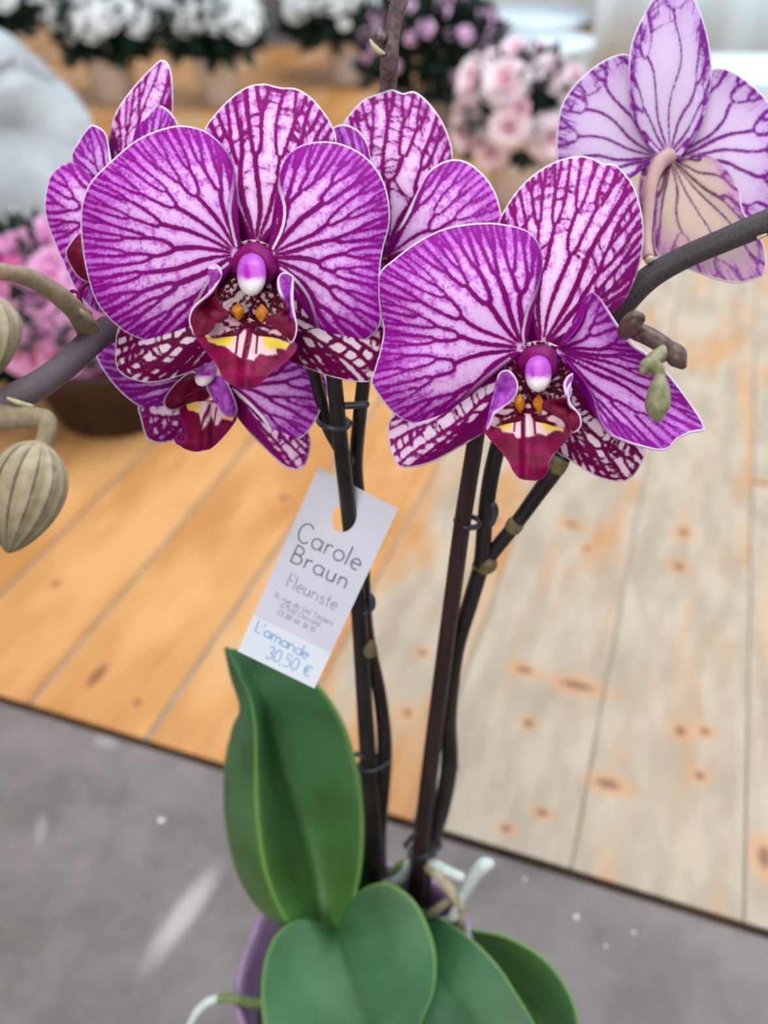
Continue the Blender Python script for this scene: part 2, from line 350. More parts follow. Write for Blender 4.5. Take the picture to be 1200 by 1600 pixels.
BL = {'white': blossom_mesh('blossom', .028, [(6, 1, .1), (5, .8, .6), (4, .55, 1.1)], M['white_bloom'], None, 1),
      'pink': blossom_mesh('blossom', .030, [(8, 1, .0), (8, .92, .4), (7, .75, .8), (6, .5, 1.15)], M['pink_bloom'], M['bloomheart'], 2),
      'budpink': blossom_mesh('blossom', .022, [(6, 1, .6), (5, .9, 1.0), (4, .6, 1.3)], M['bloomheart'], None, 6),
      'rose': blossom_mesh('blossom', .026, [(6, 1, .1), (5, .8, .6), (4, .55, 1.1)], M['rose_bloom'], None, 3),
      'hot': blossom_mesh('blossom', .02, [(6, 1, .1), (5, .8, .6), (4, .55, 1.1)], M['hot_bloom'], None, 4),
      'lilac': blossom_mesh('blossom', .015, [(5, 1, .15), (5, .7, .8)], M['lilac_bloom'], None, 5)}
def foliage(root, center, rad, n, size, mat, rg, low=-.35):
    V, Fc = [], []
    for i in range(n):
        while True:
            d = np.array([rg.gauss(0, 1) for _ in range(3)]); d /= np.linalg.norm(d)
            if d[2] > low: break
        p = np.array(center) + d * np.array(rad) * rg.uniform(.45, 1.0)
        ax = d + np.array([rg.gauss(0, .5) for _ in range(3)]) + np.array((0, 0, .25)); ax /= np.linalg.norm(ax)
        sd = np.cross(ax, [rg.gauss(0, 1) for _ in range(3)]); sd /= np.linalg.norm(sd); nm = np.cross(ax, sd); L = size * rg.uniform(.7, 1.3); b = len(V)
        V += [p, p + ax * L * .45 + sd * L * .26 + nm * L * .06, p + ax * L * .5 - nm * L * .05, p + ax * L * .45 - sd * L * .26 + nm * L * .06, p + ax * L - nm * L * .1]
        Fc += [[b, b + 1, b + 2], [b, b + 2, b + 3], [b + 1, b + 4, b + 2], [b + 2, b + 4, b + 3]]
    o = obj('foliage', V, Fc, mat, root); o['kind'] = 'stuff'; return o
def pot_profile(r0, r1, h, wall=.006):
    return [(0.001, .002), (r0 * .85, 0), (r0, .004), (r1 - .004, h - .022), (r1 - .002, h - .02), (r1 + .003, h - .014), (r1 + .004, h - .003), (r1, h), (r1 - wall, h - .004), (r1 - wall - .003, h - .03), (.001, h - .03)]
def plant(name, label, cat, base, pot_r, pot_h, potmat, fol_c, fol_r, nleaf, lsize, blooms, seed, group=None):
    """fol_c: centre above base; blooms: list of (kind, n or explicit [(dir)...], scale, min_up)"""
    rg = random.Random(seed); base = np.array(base, float); root = empty(name, base); tag(root, label, cat, group)
    v, f = lathe(pot_profile(pot_r * .72, pot_r, pot_h), base, 28); pt = obj('pot', v, f, potmat, root)
    v, f = lathe([(pot_r * .9, pot_h - .022), (pot_r * .5, pot_h - .016), (.001, pot_h - .014)], base, 20); obj('soil', v, f, M['soil'], root)
    for k in range(3):
        a = k * 2.1; v, f = tube_mesh([base + (0.01 * math.cos(a), .01 * math.sin(a), pot_h - .02), base + (.02 * math.cos(a), .02 * math.sin(a), pot_h + .02), base + np.array(fol_c) + (fol_r[0] * .4 * math.cos(a), fol_r[1] * .4 * math.sin(a), 0)], (.004, .0035, .002), ns=6); obj('branch', v, f, M['darkpot'], root)
    c = base + np.array(fol_c); foliage(root, c, fol_r, nleaf, lsize, M['leafdark'], rg, -.65)
    for kind, n, sc, up, spread in blooms:
        dirs = []
        for i in range(n):
            best = None
            for _ in range(24):
                d = np.array([rg.gauss(0, 1), rg.gauss(0, 1) - .25, rg.gauss(0, 1)]); d /= np.linalg.norm(d)
                if d[2] < up or d[1] > .55: continue
                q = min([np.linalg.norm(d - e) for e in dirs] or [9])
                if best is None or q > best[0]: best = (q, d)
            d = best[1]; dirs.append(d)
            o = bpy.data.objects.new('blossom', BL[kind]); C.objects.link(o); o.parent = root
            o.location = np.array(fol_c) + d * np.array(fol_r) * rg.uniform(.98, 1.08) * spread
            dd = Vector(d) + Vector((0, -.5, .25)); q = dd.to_track_quat('Z', 'Y'); o.rotation_mode = 'QUATERNION'; o.rotation_quaternion = q; s_ = sc * rg.uniform(.8, 1.15); o.scale = (s_, s_, s_)
    return root
WG = 'white azaleas along the back'
for px_, py_, lab, pr_, ph_, fr_, n_, sd_ in ((346, 162, 'white flowered azalea in a white pot standing on the bare boards, middle of the row', .066, .125, (.118, .115, .085), 16, 11), (181, 157, 'white flowered azalea in a white pot right behind the grey cloth heap', .072, .12, (.114, .115, .09), 15, 12),
        (540, 128, 'white flowered azalea in a white pot beside the pink flowered azalea', .062, .12, (.165, .15, .105), 20, 13), (5, 112, 'white flowered azalea mostly hidden behind the grey cloth heap', .07, .12, (.135, .13, .12), 12, 14)):
    plant('white_azalea', lab, 'plant', floor_pt(px_, py_, .005), pr_, ph_, M['whitepot'], (0, 0, ph_ + .062), fr_, 1300, .05, [('white', n_ + 6, 1.5, .3, 1.04), ('white', 6, .7, -.1, 1.0)], sd_, WG)
plant('pink_azalea', 'small flowered lilac pink azalea with dark leaves in a grey pot', 'plant', floor_pt(672, 232, .005), .062, .12, M['greypot'], (0.0, 0, .205), (.155, .13, .115), 1300, .045, [('lilac', 20, 1.15, .25, 1.02), ('lilac', 16, .85, -.25, 1.02)], 15)
plant('begonia', 'pale pink double flowered begonia with large round blossoms in a white pot', 'plant', floor_pt(800, 316, .005), .058, .09, M['whitepot'], (0.005, 0, .165), (.105, .1, .105), 800, .04, [('pink', 17, 1.35, -.45, 1.0), ('budpink', 8, 1.0, -.6, 1.0)], 16)
plant('pink_azalea', 'bright pink flowered plant in a dark brown pot, behind the striped buds', 'plant', floor_pt(186, 640, .005), .105, .105, M['darkpot'], (-.05, .0, .14), (.115, .09, .078), 900, .045, [('rose', 34, 1.25, -.1, 1.05), ('hot', 9, 1.3, -.5, 1.05)], 17)
# heap of grey cloth
M['cloth'] = plain('grey_cloth', (150, 154, 158), (178, 182, 184), 14, .85, .15)
def cloth_heap():
    ctr = np.array((-.645, 1.40, .005)); n, m = 120, 60; a = np.linspace(0, 2 * math.pi, n, endpoint=False)[None, :]; s_ = np.linspace(0, 1, m)[:, None]
    ang = s_ * math.pi / 2; prof_r = np.sin(ang) ** .62; prof_z = np.cos(ang) ** .8
    fold = .05 * np.sin(3 * a + 2.2 * s_ + .6) * s_ + .028 * np.sin(7 * a - 9 * s_ + 1.0) * s_ ** 1.3 + .014 * np.sin(15 * a + 5 * s_) * s_ ** 2
    sag = .032 * np.sin(11 * s_ + 1.6 * np.sin(2 * a)) * np.sin(s_ * math.pi)
    for s0, wv, wd, dp, f0 in ((.42, .05, .030, .016, 0.), (.58, .07, .035, .020, 1.5), (.74, .05, .030, .016, 3.), (.33, .06, .025, .010, 4.)):
        fold = fold - (dp / .205 * .62) * np.exp(-((s_ - s0 - wv * np.sin(2 * a + f0) - .03 * np.sin(5 * a + f0)) / wd) ** 2) * (.55 + .45 * np.sin(1.5 * a + f0))
    r = .205 * prof_r * (1 + fold * 1.6) + sag * .8 * s_; z = .385 * prof_z + sag * .5 * s_ * (1 - s_)
    v = np.stack((r * np.cos(a), r * np.sin(a), z + 0 * a), -1).reshape(-1, 3) + ctr
    return obj('cloth_heap', v, [x[::-1] for x in grid_faces(m, n, True).tolist()], M['cloth'], solid=.004, loc=ctr)
tag(cloth_heap(), 'rounded heap draped in pale grey cloth with soft folds', 'cloth')
# white drums, bench cloth, curtain, post
M['drum'] = plain('white_drum', (200, 216, 224), (212, 224, 230), 8, .45, .35)
def drum(x, y, D, r, h, label):
    q = at_D(x, y, D); b = np.array((q[0], D, .005)); root = empty('drum_stool', b); tag(root, label, 'stool', 'white drum stools')
    v, f = lathe([(.001, 0), (r * .86, 0), (r * .88, .006), (r * .93, h - .03), (r * .93, h - .026), (.001, h - .025)], b, 40); obj('base', v, f, M['drum'], root)
    v, f = lathe([(.001, h - .025), (r * .95, h - .025), (r, h - .02), (r, h - .006), (r * .97, h), (.001, h + .002)], b, 40); obj('seat', v, f, M['drum'], root)
drum(818, 60, 3.05, .20, .17, 'white round drum stool next to the curtain, the taller of two')
drum(842, 90, 2.62, .145, .17, 'white round drum stool in front of the taller one')
M['curtain'] = plain('white_curtain', (216, 232, 242), (230, 240, 246), 5, .8, .15, .05, stretch=(8, 8, .5))
def curtain(name, x0, x1, y, z0, z1, n, amp, seed):
    rg = random.Random(seed); xs = np.linspace(x0, x1, n); ph = np.cumsum([rg.uniform(.35, .75) for _ in range(n)]); zs = np.linspace(z0, z1, 8)
    v = [(x + .01 * math.sin(3 * z + p), y + amp * math.sin(p) * (1.2 - .3 * z), z) for z in zs for x, p in zip(xs, ph)]
    return obj(name, v, [x[::-1] for x in grid_faces(8, n).tolist()], M['curtain'], solid=.003, loc=((x0 + x1) / 2, y, z0))
tag(curtain('curtain', .60, 3.2, 2.85, .006, 2.2, 120, .035, 3), 'long white curtain hanging in folds down to the boards', 'curtain')
def bench():
    b = np.array((1.12, 2.15, .005)); root = empty('bench', b); tag(root, 'low white bench in front of the curtain', 'bench')
    v, f = box(.62, 2.2, 2.0, 2.32, .155, .19); obj('bench_top', v, f, M['drum'], root, smooth=False)
    for x in (.66, 2.1):
        v, f = box(x, x + .05, 2.03, 2.29, .005, .155); obj('leg', v, f, M['drum'], root, smooth=False)
bench()
o = empty('cut_rose', at_D(1196, 118, 2.12)); 
M['post'] = plain('grey_post', (96, 92, 94), (116, 112, 112), 10, .6, .25)
q = floor_pt(438, 66, .005); root = empty('grey_post', q); tag(root, 'grey square post standing behind the white azaleas', 'post')
v, f = box(q[0] - .055, q[0] + .055, q[1] - .05, q[1] + .05, .03, 1.6); obj('shaft', v, f, M['post'], root, smooth=False)
v, f = box(q[0] - .075, q[0] + .075, q[1] - .07, q[1] + .07, .005, .03); obj('foot', v, f, M['post'], root, smooth=False)
bpy.data.objects.remove(bpy.data.objects['cut_rose'])
# ------------------------------------------------------------------ orchid
POT_C = floor_pt(556, 1502, .115); POT_C[2] = 0.0
orchid = empty('potted_orchid', POT_C)
tag(orchid, 'potted moth orchid with purple striped flowers on two dark staked stems in a lilac pot', 'orchid')
def seg_sdf(p, segs, smooth=0.0):
    """min over segments of distance minus half width; p (n,2), segs (m,5): x0 y0 x1 y1 w"""
    out = np.full(len(p), 60.0, np.float32)
    if len(segs) == 0: return out
    s_ = np.asarray(segs, np.float32); a, b, hw = s_[:, :2], s_[:, 2:4], s_[:, 4] / 2; ab = b - a; L2 = (ab ** 2).sum(1) + 1e-6
    p = p.astype(np.float32); lo, hi = np.minimum(a, b) - 18, np.maximum(a, b) + 18
    cell = 40.0; key = np.floor(p / cell).astype(int); order = np.lexsort((key[:, 1], key[:, 0])); ks = key[order]
    cuts = np.flatnonzero(np.any(np.diff(ks, axis=0) != 0, axis=1)) + 1
    for idx in np.split(order, cuts):
        q = p[idx]; mn, mx = q.min(0), q.max(0)
        sel = np.flatnonzero((lo[:, 0] < mx[0]) & (hi[:, 0] > mn[0]) & (lo[:, 1] < mx[1]) & (hi[:, 1] > mn[1]))
        if len(sel) == 0: continue
        d = q[:, None] - a[sel][None]; t = np.clip((d * ab[sel]).sum(2) / L2[sel], 0, 1)
        dd = np.sqrt(((d - t[..., None] * ab[sel]) ** 2).sum(2)) - hw[sel]; mn_ = dd.min(1)
        if smooth: mn_ = mn_ - smooth * np.log(np.exp(-(dd - mn_[:, None]) / smooth).sum(1)) + smooth * .7
        out[idx] = np.minimum(out[idx], mn_)
    return out
def poly_sdf(p, poly):
    q = np.asarray(poly, float); a, b = q, np.roll(q, -1, 0)
    d = seg_sdf(p, np.hstack((a, b, np.zeros((len(q), 1))))); ins = np.zeros(len(p), bool)
    for (x0, y0), (x1, y1) in zip(a, b):
        if y0 == y1: continue
        c = ((y0 > p[:, 1]) != (y1 > p[:, 1])) & (p[:, 0] < (x1 - x0) * (p[:, 1] - y0) / (y1 - y0) + x0); ins ^= c
    return np.where(ins, -d, d)
def fan_veins(base, B, K, r0=.06, D0=44, D1=10, pw=1.2, w0=7.5, w1=4.2, cross=0.0, cw=3.5, crange=(.3, 1), seed=0, split=.5, even=.5, wob=.35, endr=.985, fringe=0.0, fr0=.66, diag=.03, flare=.25, bend=.0):
    """veins that fan out from the base, fork as the gaps widen, optionally tied by cross bars; fringe adds short streaks at the margin"""
    rg = random.Random(seed); base = np.asarray(base, float); nt = len(B); ts = np.linspace(0, 1, nt)
    th = np.unwrap(np.arctan2(B[:, 1] - base[1], B[:, 0] - base[0])); th = (th - th[0]) / (th[-1] - th[0] + 1e-9); th = np.maximum.accumulate(th)
    def bd(t): return np.array((np.interp(t, ts, B[:, 0]), np.interp(t, ts, B[:, 1])))
    def pt(r, t): return base + r * (bd(t) - base)
    V = []
    for k in range(K):
        u = (k + .5) / K; t0 = even * float(np.interp(u, th, ts)) + (1 - even) * u
        V.append(dict(t=t0, w=w0 * rg.uniform(.85, 1.15), age=0, ph=rg.uniform(0, 6.28), dr=bend * (t0 - .5)))
    segs = []; r = r0; dr = .022; prev = [pt(r, v['t']) for v in V]
    while r < endr:
        r2 = min(r + dr, endr); T = [-V[0]['t'] * .6] + [v['t'] for v in V] + [2 - V[-1]['t'] - (1 - V[-1]['t']) * .4]
        D = D0 + (D1 - D0) * r ** pw; newV, newprev = [], []
        for i, v in enumerate(V):
            m = (T[i] + T[i + 2]) / 2; v['t'] += (.16 if v['age'] else .06) * (m - v['t']); g = np.linalg.norm(pt(r, min(1, T[i + 2])) - pt(r, max(0, T[i]))) / 2
            gt = (T[i + 2] - T[i]) / 2
            v['t'] = min(.995, max(.005, v['t'] + gt * (.035 * math.sin(9 * r + v['ph']) + rg.gauss(0, .03) * wob) + v.get('dr', 0) * dr))
            q = pt(r2, v['t']); ww = max(2.4, v['w'] * (1 - .25 * r) * (1 + flare * max(0, r - .7) / .3)) * min(1.0, .4 + r * 2.4) * rg.uniform(.85, 1.15)
            segs.append((*prev[i], *q, ww)); v['age2'] = v.get('age2', 0) + 1
            if g > D and v['age2'] > 3 and rg.random() < split:
                k0 = rg.uniform(.06, .16); w_ = max(w1, v['w'] * .84)
                newV.append(dict(t=v['t'] - gt * k0, w=w_, age=v['age'] + 1, ph=rg.uniform(0, 6.28))); newprev.append(q)
                newV.append(dict(t=v['t'] + gt * (.22 - k0), w=w_, age=v['age'] + 1, ph=rg.uniform(0, 6.28))); newprev.append(q)
            else: newV.append(v); newprev.append(q)
        if cross and crange[0] < r < crange[1]:
            for i in range(len(newV) - 1):
                g = np.linalg.norm(newprev[i + 1] - newprev[i])
                if rg.random() < cross and g > 7:
                    e = pt(min(.985, r2 + rg.uniform(-diag, diag * 1.3)), newV[i + 1]['t']); a = newprev[i]
                    if rg.random() < .25: e = a + (e - a) * rg.uniform(.35, .7)
                    mdl = (a + e) / 2 + np.array((rg.gauss(0, 1), rg.gauss(0, 1))) * g * .08; w_ = cw * rg.uniform(.7, 1.25)
                    segs.append((*a, *mdl, w_)); segs.append((*mdl, *e, w_))
        V, prev, r = newV, newprev, r2
    if fringe:
        L = np.linalg.norm(np.diff(B, axis=0), axis=1).sum(); t = .04
        while t < .96:
            t += fringe / L * rg.uniform(.6, 1.4); ra = rg.uniform(fr0, .92); rb = min(.985, ra + rg.uniform(.08, .3)); a = pt(ra, t); b = pt(rb, t + rg.gauss(0, .004)); segs.append((*a, *b, rg.uniform(1.4, 3.2)))
    return segs
STY = {'petal': dict(K=10, D0=46, D1=8.5, pw=.85, w0=8.5, w1=4.6, fringe=11, bend=.05), 'dorsal': dict(K=9, D0=36, D1=17, w0=9, w1=6, cross=.22, cw=4.2, crange=(.36, .97), even=.35, fringe=18, fr0=.75, diag=.025),
       'sepal': dict(K=6, D0=24, D1=18, w0=8, w1=6.2, cross=.34, cw=5.4, crange=(.22, .97), even=.6, diag=.02), 'reverse': dict(K=7, D0=95, D1=7, pw=1.6, w0=5, w1=3.6, cross=.06, cw=3, crange=(.72, .98), fringe=10, fr0=.8, flare=.6)}
def patch(name, parent, base, outline, zf, mat, veins=None, seed=0, step=3.2, thick=.0007, extra=None, nr=None):
    """a petal-like surface: outline traced round from one side of the base to the other, zf(r, t, x, y) gives its depth"""
    base = np.asarray(base, float); raw = np.asarray(outline, float)
    L = np.linalg.norm(np.diff(raw, axis=0), axis=1).sum(); nt = int(max(24, min(300, L / step))); B = cr(raw, nt)
    R = np.linalg.norm(B - base, axis=1).max(); nr = nr or int(max(14, min(70, R / step)))
    r = np.linspace(.02, 1, nr)[:, None]; t = np.linspace(0, 1, nt)[None, :]
    xy = base + r[..., None] * (B[None] - base); x, y = xy[..., 0], xy[..., 1]
    z = zf(r + 0 * t, t + 0 * r, x, y); v = PA(x, y, z).reshape(-1, 3); p2 = xy.reshape(-1, 2)
    area2 = np.sum(B[:-1, 0] * B[1:, 1] - B[1:, 0] * B[:-1, 1]); f = grid_faces(nr, nt).tolist()
    if area2 > 0: f = [q[::-1] for q in f]
    at = {'rr': (r + 0 * t), 'tt': (t + 0 * r), 'rim': seg_sdf(p2, np.hstack((B[:-1], B[1:], np.zeros((nt - 1, 1)))))}
    if veins is not None:
        sg = fan_veins(base, B, seed=seed, **veins); at['vein'] = seg_sdf(p2, sg, 1.3)
    if extra: at.update(extra(p2, r + 0 * t, t + 0 * r))
    return obj(name, v, f, mat, parent, attrs=at, solid=thick)
def flower(cx, cy, z, label):
    o = empty('flower', P(cx, cy, z), orchid); o['label'] = label; return o
def zpet(z0, tip=.006, bow=.004, wave=.0012, k=5, tx=0.0, ty=0.0, cx=0, cy=0, ph=0.0, side=0.0):
    """base depth z0, margin curling back by tip, belly towards the viewer by bow, wavy margin; tx, ty tilt in metres per 100 px"""
    def f(r, t, x, y):
        return z0 + tip * r ** 2 - bow * np.sin(r * math.pi * .8) * np.sin(t * math.pi) + wave * r ** 3 * np.sin(k * 2 * math.pi * t + ph) + tx * (x - cx) / 100 + ty * (y - cy) / 100 + side * (t - .5) * r
    return f
def lip_extra(cx, cy, pales, yels, stripes):
    def f(p, r, t):
        pa = np.min([poly_sdf(p, q) for q in pales], 0); ye = np.min([poly_sdf(p, q) for q in yels], 0)
        return {'pale': pa, 'yel': ye, 'stripe': seg_sdf(p, stripes)}
    return f
def lobe_extra(poly, *spans):
    """violet inside poly; white margin only along the given spans of the outline"""
    def f(p, r, t):
        k = np.zeros_like(t)
        for a, b in spans: k = np.maximum(k, np.clip(np.minimum(t - a, b - t) / .04, 0, 1))
        return {'vio': np.clip(.5 - poly_sdf(p, poly) / 16, 0, 1) if isinstance(poly, list) else 0 * r + poly, 'rk': k}
    return f
def column(parent, cx, cy, z, hw, hh, tiltx=0.0):
    """rounded anther cap: an egg seen from the front, lower end narrower"""
    n, m = 26, 24; s_ = np.linspace(0, 1, n)[:, None]; a = np.linspace(0, 2 * math.pi, m, endpoint=False)[None, :]
    rad = np.clip(1 - np.abs(2 * s_ - 1) ** 2.3, 1e-4, 1) ** .5 * (1.0 - .10 * s_); px = cx + rad * hw * np.cos(a) + tiltx * (s_ - .5) * hh
    py = cy + hh * (2 * s_ - 1) + 0 * a; sc = z / F; zz = z - rad * hw * sc * 1.1 * np.sin(a) - .006 * s_
    v = PA(px + 0 * s_, py, zz).reshape(-1, 3); u = np.abs(np.cos(a)) + 0 * s_ + (np.sin(a) < 0) * 2
    return obj('column', v, grid_faces(n, m, True).tolist(), M['column'], parent, attrs={'v': s_ + 0 * a, 'u': u})
def blob(name, parent, x, y, z, hw, hh, mat, seed=0):
    rg = random.Random(seed); n, m = 10, 12; s_ = np.linspace(0.02, .98, n)[:, None]; a = np.linspace(0, 2 * math.pi, m, endpoint=False)[None, :]
    rad = np.sin(s_ * math.pi) * (1 + .18 * np.sin(3 * a + rg.random() * 6) * np.sin(5 * s_)); v = PA(x + rad * hw * np.cos(a), y + hh * (2 * s_ - 1) + 0 * a, z - rad * hw * z / F * np.sin(a)).reshape(-1, 3)
    return obj(name, v, grid_faces(n, m, True).tolist(), mat, parent)
def pxy(crop, sc, pts): return [(crop[0] + x / sc, crop[1] + y / sc) for x, y in pts]
# ---- flower 1: large flower over the left stem
c4 = lambda pts: pxy((50, 80), 2.105, pts)
c5 = lambda pts: pxy((130, 380), 2.4, pts)
c6 = lambda pts: pxy((570, 230), 2.2222, pts)
c7 = lambda pts: pxy((270, 360), 4.8, pts)
c8 = lambda pts: pxy((720, 520), 5.4545, pts)
c3 = lambda pts: pxy((680, 0), 2.3077, pts)
f1 = flower(393, 415, .284, 'large open flower with striped petals at the tip of the tagged stem')
patch('sepal', f1, (399, 388), c4([(660, 620), (640, 520), (600, 400), (575, 300), (572, 258), (610, 205), (660, 155), (710, 122), (760, 112), (800, 120), (825, 125), (870, 128), (915, 155), (955, 200), (985, 250), (997, 295), (980, 380), (930, 480), (860, 560), (810, 630)]),
      zpet(.289, .008, .004, .001, 3), M['dorsal'], STY['dorsal'], 21)
patch('sepal', f1, (374, 468), [(352, 462), (305, 472), (247, 487), (205, 498), (187, 512), (182, 545), (184, 574), (197, 588), (226, 596), (255, 593), (288, 583), (313, 572), (335, 556), (360, 512)], zpet(.288, .006, .003, .0008, 3), M['sepal'], STY['sepal'], 22)
patch('sepal', f1, (416, 452), [(440, 436), (488, 447), (530, 467), (580, 490), (601, 509), (609, 530), (611, 559), (605, 580), (588, 592), (567, 596), (530, 590), (497, 580), (463, 567), (438, 547), (421, 512)], zpet(.288, .006, .003, .0008, 3), M['sepal'], STY['sepal'], 23)
patch('petal', f1, (374, 398), c4([(672, 640), (662, 600), (650, 540), (653, 480), (660, 410), (655, 370), (625, 315), (570, 268), (500, 250), (440, 258), (350, 295), (270, 360), (200, 430), (170, 500), (165, 580), (175, 680), (195, 770)]) + [(155, 476), (176, 501), (201, 520), (226, 530), (251, 534), (272, 530), (290, 515), (303, 488), (312, 462), (332, 432), (356, 413)],
      zpet(.2835, .007, .007, .0012, 4), M['petal'], STY['petal'], 24)
patch('petal', f1, (420, 402), c4([(795, 650), (825, 585), (833, 520), (820, 460), (818, 410), (840, 350), (880, 318), (940, 303), (1010, 308), (1080, 340), (1130, 390), (1160, 450), (1173, 520), (1170, 580), (1152, 650), (1142, 720)]) + [(592, 463), (595, 492), (592, 509), (580, 524), (559, 534), (534, 536), (511, 528), (499, 511), (492, 488), (482, 463), (463, 438), (440, 420)],
      zpet(.2835, .007, .006, .0012, 4, ph=1), M['petal'], dict(STY['petal'], K=9), 25)
patch('throat', f1, (395, 440), c7([(330, 650), (300, 480), (330, 320), (395, 170), (590, 72), (800, 160), (860, 330), (850, 560), (790, 680), (600, 780), (430, 760), (330, 650)]), zpet(.2846, .0, -.001, .0), M['throat'], dict(K=11, D0=16, D1=11, w0=4, w1=3, cross=.3, cw=3, crange=(.2, .97)), 26)
patch('hood', f1, (395, 408), [(366, 430), (363, 410), (376, 391), (397, 381), (420, 393), (431, 422), (420, 440), (395, 446), (367, 432)], zpet(.2795, .004, .003, 0), M['hood'], None, 0, 4)
def lip_z(z0, cx, top, bot, half, fwd=.013, keel=.004):
    def f(r, t, x, y):
        s_ = np.clip((y - top) / (bot - top), 0, 1.1); q = np.clip(np.abs(x - cx) / half, 0, 1.2)
        return z0 - fwd * s_ ** .8 + .012 * np.clip(s_ - .8, 0, 1) + keel * q ** 2 - .002 * np.exp(-(q / .12) ** 2)
    return f
S1 = [(*c7([(575, 765)])[0], *c7([(545, 960)])[0], 7), (*c7([(500, 775)])[0], *c7([(480, 930)])[0], 4), (*c7([(635, 775)])[0], *c7([(620, 930)])[0], 4)]
patch('lip', f1, (386, 545), c7([(560, 745), (450, 755), (330, 770), (230, 760), (170, 780), (240, 900), (330, 1010), (370, 1100), (430, 1150), (500, 1180), (590, 1185), (640, 1165), (720, 1090), (800, 1030), (880, 960), (930, 880), (870, 820), (800, 775), (660, 755), (560, 745)]),
      lip_z(.2775, 386, 515, 607, 80), M['lip'], None, 0, 2.6, extra=lip_extra(386, 540, [c7([(245, 790), (360, 772), (480, 760), (640, 760), (740, 805), (880, 860), (840, 905), (770, 890), (780, 940), (710, 950), (650, 930), (600, 985), (520, 960), (470, 930), (430, 910), (400, 880), (340, 870), (280, 845)])],
      [c7([(245, 790), (360, 772), (470, 770), (460, 830), (430, 870), (400, 880), (340, 870), (280, 845)]), c7([(660, 775), (740, 805), (880, 860), (840, 905), (770, 890), (740, 900), (690, 880)])], S1))
lob_l1 = c7([(275, 275), (320, 252), (355, 290), (345, 350), (290, 440), (200, 530), (150, 600), (130, 680), (150, 750), (165, 790), (240, 790), (300, 745), (330, 690), (420, 655), (380, 580), (335, 500), (345, 400), (360, 330), (330, 280)])
patch('side_lobe', f1, c7([(260, 560)])[0], lob_l1[-1:] + lob_l1, zpet(.2735, -.003, .004, .0005, 3), M['lobe'], None, 0, 2.6, extra=lobe_extra(c7([(265, 250), (370, 250), (355, 360), (300, 450), (230, 510), (255, 400)]), (-1, .52)))
lob_r1 = c7([(905, 340), (830, 315), (785, 355), (785, 440), (820, 540), (840, 620), (790, 640), (700, 690), (760, 730), (830, 790), (885, 850), (920, 780), (928, 680), (912, 580), (905, 480), (908, 400)])
patch('side_lobe', f1, c7([(868, 560)])[0], lob_r1[-1:] + lob_r1, zpet(.2735, -.003, .004, .0005, 3), M['lobe'], None, 0, 2.6, extra=lobe_extra(c7([(780, 300), (920, 310), (925, 560), (930, 700), (870, 640), (840, 540), (790, 460)]), (-1, .28), (.62, 2)))
for k, (x, y) in enumerate([(490, 610), (665, 620)]):
    q = c7([(x, y)])[0]; blob('callus', f1, q[0], q[1], .2745, 10, 15, M['callus'], k)
patch('lip_base', f1, c7([(580, 730)])[0], c7([(580, 660), (520, 680), (460, 610), (330, 590), (330, 680), (280, 700), (270, 790), (400, 800), (580, 800), (760, 800), (850, 790), (830, 640), (720, 660), (690, 640), (640, 690), (580, 660)]), zpet(.2768, .0, .002, 0), M['lipbase'], dict(K=10, D0=22, D1=15, w0=2.6, w1=2.2, cross=.08, cw=2.4), 27, 2.6)
column(f1, 393, 429, .2765, 24, 34)
# ---- flower 2: large flower in front of the right stem
f2 = flower(838, 575, .284, 'large open flower in front of the thicker stake with one folded right petal')
patch('sepal', f2, (845, 545), c6([(545, 670), (535, 560), (530, 420), (490, 320), (468, 265), (490, 215), (530, 155), (580, 105), (640, 65), (700, 42), (760, 36), (800, 48), (825, 62), (865, 65), (900, 95), (930, 140), (950, 200), (962, 270), (960, 350), (945, 420), (920, 490), (890, 540), (860, 570), (790, 612), (740, 645), (680, 690)]),
      zpet(.289, .010, .004, .001, 3), M['dorsal'], dict(STY['dorsal'], K=9), 31)
patch('sepal', f2, (808, 580), c6([(470, 762), (400, 800), (300, 850), (200, 895), (115, 920), (85, 960), (85, 1020), (100, 1075), (125, 1110), (180, 1105), (250, 1080), (330, 1035), (400, 995), (450, 955), (530, 860)]), zpet(.288, .006, .003, .0008, 3), M['sepal_pink'], dict(STY['sepal'], w0=6, w1=5, cw=4.6), 32)
patch('sepal', f2, (866, 580), c6([(710, 775), (800, 880), (880, 980), (965, 1045), (960, 1090), (930, 1140), (890, 1160), (830, 1150), (770, 1120), (710, 1080), (665, 1050), (640, 960), (630, 850)]), zpet(.288, .006, .003, .0008, 3), M['sepal'], dict(STY['sepal'], w0=6.5, w1=5.2, cw=4.8), 33)
patch('petal', f2, (818, 545), c6([(552, 680), (548, 640), (565, 560), (600, 470), (612, 400), (600, 340), (570, 300), (520, 280), (440, 268), (360, 272), (270, 290), (180, 335), (100, 395), (60, 430), (45, 480), (52, 560), (68, 630), (58, 700), (38, 770), (25, 815), (50, 860), (90, 910), (140, 945), (200, 955), (250, 940), (320, 890), (380, 830), (440, 780), (500, 735)]),
      zpet(.2835, .007, .007, .0013, 4), M['petal'], dict(STY['petal'], K=9), 34)
patch('petal', f2, (868, 549), c6([(690, 680), (740, 620), (765, 560), (765, 520), (785, 502), (815, 520), (850, 570), (890, 630), (930, 680), (980, 715), (1040, 770), (1090, 830), (1140, 900), (1172, 950), (1178, 985), (1130, 995), (1080, 1020), (1060, 1045), (1020, 1055), (950, 1040), (890, 1020), (850, 1000), (810, 950), (790, 880), (760, 820), (720, 770), (685, 735)]),
      zpet(.2835, -.004, -.006, .0015, 3), M['petal_violet'], dict(STY['petal'], K=11, w0=6, w1=3.6, D1=10, fringe=16), 35)
